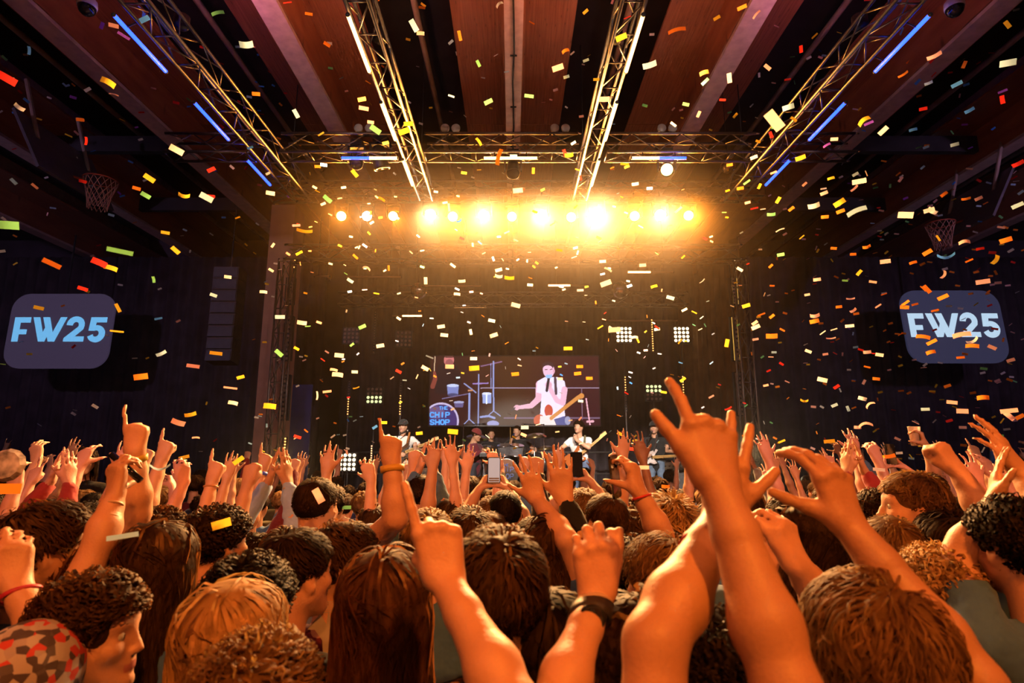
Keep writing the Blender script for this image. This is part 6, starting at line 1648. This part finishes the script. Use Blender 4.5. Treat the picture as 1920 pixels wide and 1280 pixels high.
# pixel position, apparent length in pixels, image angle in degrees, aspect (height/length), colour; read off the photograph
PICK = '''13,147,25,-15,.5,red|203,154,20,-15,.45,yellow|331,281,20,-18,.6,white|15,422,26,10,.7,green|387,370,20,-20,.5,paleblue|345,367,16,0,.35,yellow|280,334,16,-25,.6,yellow|256,353,11,-5,.55,orange|155,340,10,0,.5,red
462,84,21,18,.45,paleblue|408,24,20,30,.25,green|271,36,16,45,.8,blue|213,48,14,8,.45,pink|191,48,11,80,.5,purple|232,67,18,-15,.25,purple|480,176,12,10,.7,orange|613,83,11,-20,.6,orange|579,26,12,5,.35,orange|555,213,14,-55,.5,paleblue
607,309,11,0,.5,paleblue|614,373,16,-35,.45,green|507,362,14,0,.5,white|704,243,19,-28,.6,green|682,203,16,-2,.4,pink|776,48,19,-55,.5,paleblue|791,14,11,0,.35,orange|897,119,11,-60,.5,green|862,67,15,-75,.35,orange|1046,127,19,15,.5,pink
1062,144,10,12,.5,paleblue|992,180,16,-8,.35,green|1165,70,18,15,.5,yellow|1218,122,22,8,.4,paleblue|1269,56,28,3,.2,orange|1133,186,18,-5,.45,pink|1060,95,12,20,.4,orange|758,246,20,25,.45,yellow|1067,291,15,5,.45,yellow|1000,320,11,88,.6,orange
971,357,18,5,.5,white|963,293,13,0,.5,paleblue|1191,345,12,3,.45,white|1218,353,10,-2,.5,white|935,294,28,75,.25,orange|766,232,16,8,.45,yellow|723,268,11,20,.6,yellow|695,229,11,0,.5,pink|870,324,10,-5,.45,yellow|665,325,14,-45,.6,yellow
1452,226,34,-60,.8,white|1478,201,17,5,.5,paleblue|1322,153,13,35,.4,green|1320,136,14,8,.45,orange|1439,126,12,-50,.45,pink|1502,92,11,88,.5,red|1310,214,10,60,.6,pink|1752,105,20,8,.3,pink|1890,118,21,-12,.5,paleblue|1808,121,11,60,.6,orange
1619,226,18,30,.35,yellow|1656,245,15,35,.6,white|1501,296,15,8,.45,yellow|1611,340,19,-2,.4,white|1574,380,17,25,.5,yellow|1606,395,28,15,.25,paleblue|1526,386,17,5,.45,white|1576,396,12,12,.45,orange|1698,403,20,-15,.5,white|1742,394,14,5,.45,white
1368,309,10,0,.5,orange|1388,353,11,0,.5,orange|1446,402,13,-5,.4,green|1459,375,11,55,.6,yellow|1424,349,9,60,.6,yellow|1558,334,10,5,.4,yellow|1545,362,11,12,.5,pink|1770,364,10,30,.7,orange|1835,372,10,15,.5,pink|1908,385,15,15,.4,paleblue
1909,307,15,15,.4,red|1790,271,11,0,.5,paleblue|1741,156,11,5,.4,paleblue|1794,158,15,12,.4,blue|1818,207,13,15,.4,blue|1889,46,13,-70,.6,yellow|1880,171,12,5,.3,purple|1550,272,11,20,.3,purple|1712,243,11,0,.4,blue|1731,204,11,-5,.5,red
264,706,19,12,.55,orange|362,686,19,-5,.3,pink|405,662,19,-3,.3,yellow|334,792,20,-18,.4,pink|357,777,17,15,.35,yellow|432,727,21,-5,.15,pink|437,755,15,-10,.4,white|451,707,12,20,.45,yellow|427,519,11,0,.5,white|329,469,14,-38,.5,yellow|225,471,34,-3,.2,green
186,492,20,-18,.45,red|208,502,17,-10,.4,yellow|97,494,24,-20,.3,orange|155,541,13,-12,.4,red|288,524,10,-75,.4,green|310,436,12,0,.4,yellow|219,621,18,0,.15,yellow|221,577,14,-60,.35,yellow|297,597,11,20,.3,blue|494,547,12,0,.4,white
506,761,20,-5,.45,yellow|525,594,16,5,.4,paleblue|566,605,16,-5,.45,white|636,666,16,-3,.5,white|633,702,19,-5,.4,white|626,693,13,-10,.35,pink|571,433,26,0,.2,yellow|713,648,14,12,.5,white|797,690,14,-28,.6,white|833,628,14,-5,.45,white
827,612,14,10,.45,white|866,527,13,5,.4,white|857,551,12,-5,.4,white|935,506,13,15,.5,white|935,518,14,-8,.4,white|955,521,18,-3,.35,yellow|967,572,17,-15,.45,white|922,601,13,-12,.5,paleblue|1136,531,20,18,.45,white|1065,653,16,0,.4,yellow|1152,618,22,2,.4,white
1190,632,12,0,.4,white|1088,544,12,0,.35,white|1257,558,14,-20,.45,paleblue|1205,497,12,0,.5,pink|1130,490,12,0,.45,white|849,809,19,-5,.6,yellow|843,687,16,0,.5,pink|889,690,19,5,.55,yellow|888,672,13,0,.55,paleblue|966,701,14,5,.5,orange
984,801,14,0,.5,paleblue|786,812,12,5,.7,yellow|720,792,11,0,.5,yellow|665,697,11,0,.5,white|1083,700,13,5,.5,orange|1087,687,12,0,.5,orange|1105,709,12,0,.5,orange|1188,842,14,-10,.4,red|1191,840,10,0,.5,orange|1050,710,10,0,.5,pink
1447,630,18,-3,.45,orange|1417,613,14,20,.55,white|1399,573,13,12,.5,yellow|1363,643,14,75,.5,yellow|1527,602,14,8,.5,orange|1528,592,14,3,.4,pink|1573,575,9,0,.5,orange|1600,582,10,30,.4,pink|1558,634,14,0,.15,pink|1532,524,11,0,.5,pink|1611,511,10,45,.5,yellow
1626,660,11,0,.45,pink|1649,665,11,-15,.5,white|1823,648,16,-8,.35,orange|1745,660,12,12,.45,orange|1801,670,10,0,.35,orange|1747,641,14,25,.35,orange|1803,627,22,5,.3,pink|1731,631,18,-15,.3,orange|1738,542,14,-60,.4,orange|1768,557,14,20,.4,orange
1843,528,17,0,.4,pink|1843,745,14,0,.45,orange|1892,770,20,5,.3,pink|1893,780,14,-50,.5,pink|1785,754,13,-10,.4,pink|1735,767,11,0,.4,paleblue|1555,827,16,5,.35,yellow|1617,747,12,-20,.6,white|1590,766,9,-75,.6,paleblue|1620,716,8,60,.6,pink
1643,710,10,-10,.5,orange|1660,490,14,-2,.45,pink|1770,515,12,60,.3,pink|1867,487,14,55,.4,yellow|1886,450,15,8,.5,orange|1808,453,14,0,.35,pink|1774,481,22,-3,.18,blue|1838,466,10,0,.4,red|1712,492,10,10,.4,orange|1625,463,11,8,.4,orange
415,982,28,15,.75,yellow|597,929,26,-60,.55,pink|650,951,15,0,.4,green|230,1005,40,6,.18,paleblue|670,1026,27,25,.15,pink|300,877,28,2,.12,paleblue|14,916,30,-2,.5,orange|948,907,18,0,.15,pink|1094,1012,26,5,.3,orange|1205,876,22,0,.3,pink|1248,912,14,-3,.4,orange
345,857,15,15,.35,yellow|447,863,18,38,.4,yellow|465,894,10,-50,.4,yellow|1648,880,16,-5,.3,white|1784,891,8,0,.6,orange|1652,856,11,-3,.45,yellow|1669,855,14,12,.4,orange|1686,849,9,5,.4,white|1608,801,10,-5,.5,pink|1622,795,20,10,.2,pink'''
FLK = []
for row in PICK.replace('\n', '|').split('|'):
    a = row.split(','); FLK.append((float(a[0]), float(a[1]), float(a[2]), float(a[3]), float(a[4]), a[5]))
rc_ = random.Random(11)
NAMES = {'white': 'white', 'pink': 'salmon pink', 'orange': 'orange', 'yellow': 'golden yellow', 'red': 'red', 'green': 'green', 'blue': 'deep blue', 'paleblue': 'pale blue', 'purple': 'purple'}
def place_flake(px, py, ln, ang, asp, col, single):
    Y = min(max(FPX * .055 / ln * .97, .75), 8.3)
    c = P(px, py, Y)
    dist = np.linalg.norm(c - (0, 0, CAMZ)); s = min(1.25, ln / (FPX * .055 / dist) / 1.0)
    # lies across the line of sight at the wanted slant, tipped so its short side shows foreshortened
    v = unit(c - np.array((0, 0, CAMZ))); rx = unit(np.cross(v, (0, 0, 1))); uz = np.cross(rx, v)
    a = math.radians(ang); X = rx * math.cos(a) + uz * math.sin(a); Yd = -rx * math.sin(a) + uz * math.cos(a)
    k = min(1.0, asp / .47); tilt = math.acos(k); tilt *= rc_.choice((-1, 1))
    Yt = Yd * math.cos(tilt) + v * math.sin(tilt); Zt = np.cross(X, Yt)
    R = np.stack([X, Yt, Zt], axis=1)
    return c, R, s
LAND = [((113, 620), 'over the left sign'), ((1788, 612), 'over the right sign'), ((965, 735), 'over the video screen'), ((300, 150), 'by the outer left truss'), ((1640, 150), 'by the outer right truss'), ((715, 150), 'by the inner left truss'),
        ((1160, 150), 'by the inner right truss'), ((965, 80), 'under the central beam'), ((965, 265), 'by the cross truss'), ((750, 405), 'near the left spotlights'), ((1180, 405), 'near the right spotlights'), ((510, 650), 'before the brown pillar'),
        ((1400, 640), 'by the right tower'), ((90, 250), 'upper left'), ((1850, 250), 'upper right'), ((300, 620), 'between left sign and pillar'), ((1560, 640), 'between right tower and sign'), ((700, 600), 'by the unlit blinders'), ((1220, 620), 'by the glowing right blinders'),
        ((960, 530), 'under the stage roof'), ((1500, 440), 'in the dark right of the spotlights'), ((330, 430), 'in the dark left of the spotlights'), ((300, 960), 'over the left crowd'), ((960, 940), 'over the middle crowd'), ((1700, 860), 'over the right crowd')]
def confetti_label(px, py, ln, ang, asp, cn):
    wh = min(LAND, key=lambda q: (q[0][0] - px) ** 2 + (q[0][1] - py) ** 2)[1]
    sz = 'large' if ln > 19 else 'medium' if ln > 12 else 'small'
    sl = 'edge-on' if asp < .22 else 'upright' if abs(ang) > 55 else 'rising' if ang > 12 else 'falling' if ang < -12 else 'level'
    return '%s %s %s confetti flake %s' % (sz, sl, cn, wh)
n_single = 0
flakes = sorted(FLK, key=lambda q: -q[2])
# the many more that drift behind and between them
dens = []
while len(dens) < 1080:
    px = rc_.uniform(0, 1920); py = rc_.uniform(0, 860)
    w = 1.0
    if px > 1340 and py > 330: w = 1.9
    elif px < 460 and py > 420: w = .28
    elif 480 < px < 1340 and py > 430: w = 1.25
    elif px < 460: w = .7
    if rc_.random() * 1.9 > w: continue
    ln = min(15, 5.0 + rc_.expovariate(1 / 2.3))
    left = px < 560 and py < 430 or px > 1450 and py < 300
    if px > 1400 and py > 330: col = rc_.choices(list(CC), (3, 4, 5, 2.5, 2.5, 1.2, .2, .9, .1))[0]
    elif left: col = rc_.choices(list(CC), (1.5, 2, 1.5, 1, 2.6, .9, 2.6, 1.5, 1.2))[0]
    else: col = rc_.choices(list(CC), (5, 2.6, 1.6, 2.6, .8, 1.1, .2, 1.6, 0))[0]
    dens.append((px, py, ln, rc_.uniform(-40, 40) if rc_.random() < .75 else rc_.uniform(-90, 90), rc_.uniform(.12, .62), col))
dens.sort(key=lambda q: -q[2])
need = max(0, 300 - len(flakes))
flakes += dens[:need]; rest = dens[need:]
for i, (px, py, ln, ang, asp, col) in enumerate(flakes[:300]):
    c, R, s = place_flake(px, py, ln, ang, asp, col, True)
    me = FM[col][rc_.choices((0, 1, 2), (4, 3, 1))[0]]
    o = link('confetti', me, None)
    Mx = Matrix(R.tolist()).to_4x4() @ Matrix.Diagonal((s, s, s, 1)); Mx.translation = Vector(c.tolist()); o.matrix_world = Mx
    tag(o, confetti_label(px, py, ln, ang, asp, NAMES[col]), 'confetti', '%s confetti flakes in the air' % NAMES[col])
rest = flakes[300:] + rest
Vs, Fs, mi = [], [], []
keys = list(CC)
for (px, py, ln, ang, asp, col) in rest:
    c, R, s = place_flake(px, py, ln, ang, asp, col, False); b_ = len(Vs) * 4
    q = np.array([(-.0275, -.013, 0), (.0275, -.013, 0), (.0275, .013, 0), (-.0275, .013, 0)]) * s
    Vs.append(c + q @ R.T); Fs.append((b_, b_ + 1, b_ + 2, b_ + 3)); mi.append(keys.index(col))
me = np_mesh('confetti_cloud', np.concatenate(Vs), np.array(Fs), [CM[k] for k in keys], mi, smooth=False)
tag(link('confetti_cloud', me), 'cloud of tiny distant confetti specks of every colour before the stage', 'confetti', kind='stuff')

# things whose look alone does not single them out are told apart by their order from the left
from collections import defaultdict
same = defaultdict(list)
for o in list(COL.objects):
    if o.parent is None and 'label' in o and o.get('kind') != 'stuff': same[o['label']].append(o)
for lab, os_ in same.items():
    if len(os_) < 2: continue
    os_.sort(key=lambda o: pix(np.array(o.matrix_world.translation if o.type == 'MESH' else o.location) + (0, 0, 1.6 if o.name.startswith('person') else 0))[0])
    for k, o in enumerate(os_):
        o['label'] = lab + (', %s one' % ('left', 'right')[k] if len(os_) == 2 else ', %s from left' % (ORD + ['thirteenth', 'fourteenth'])[k])
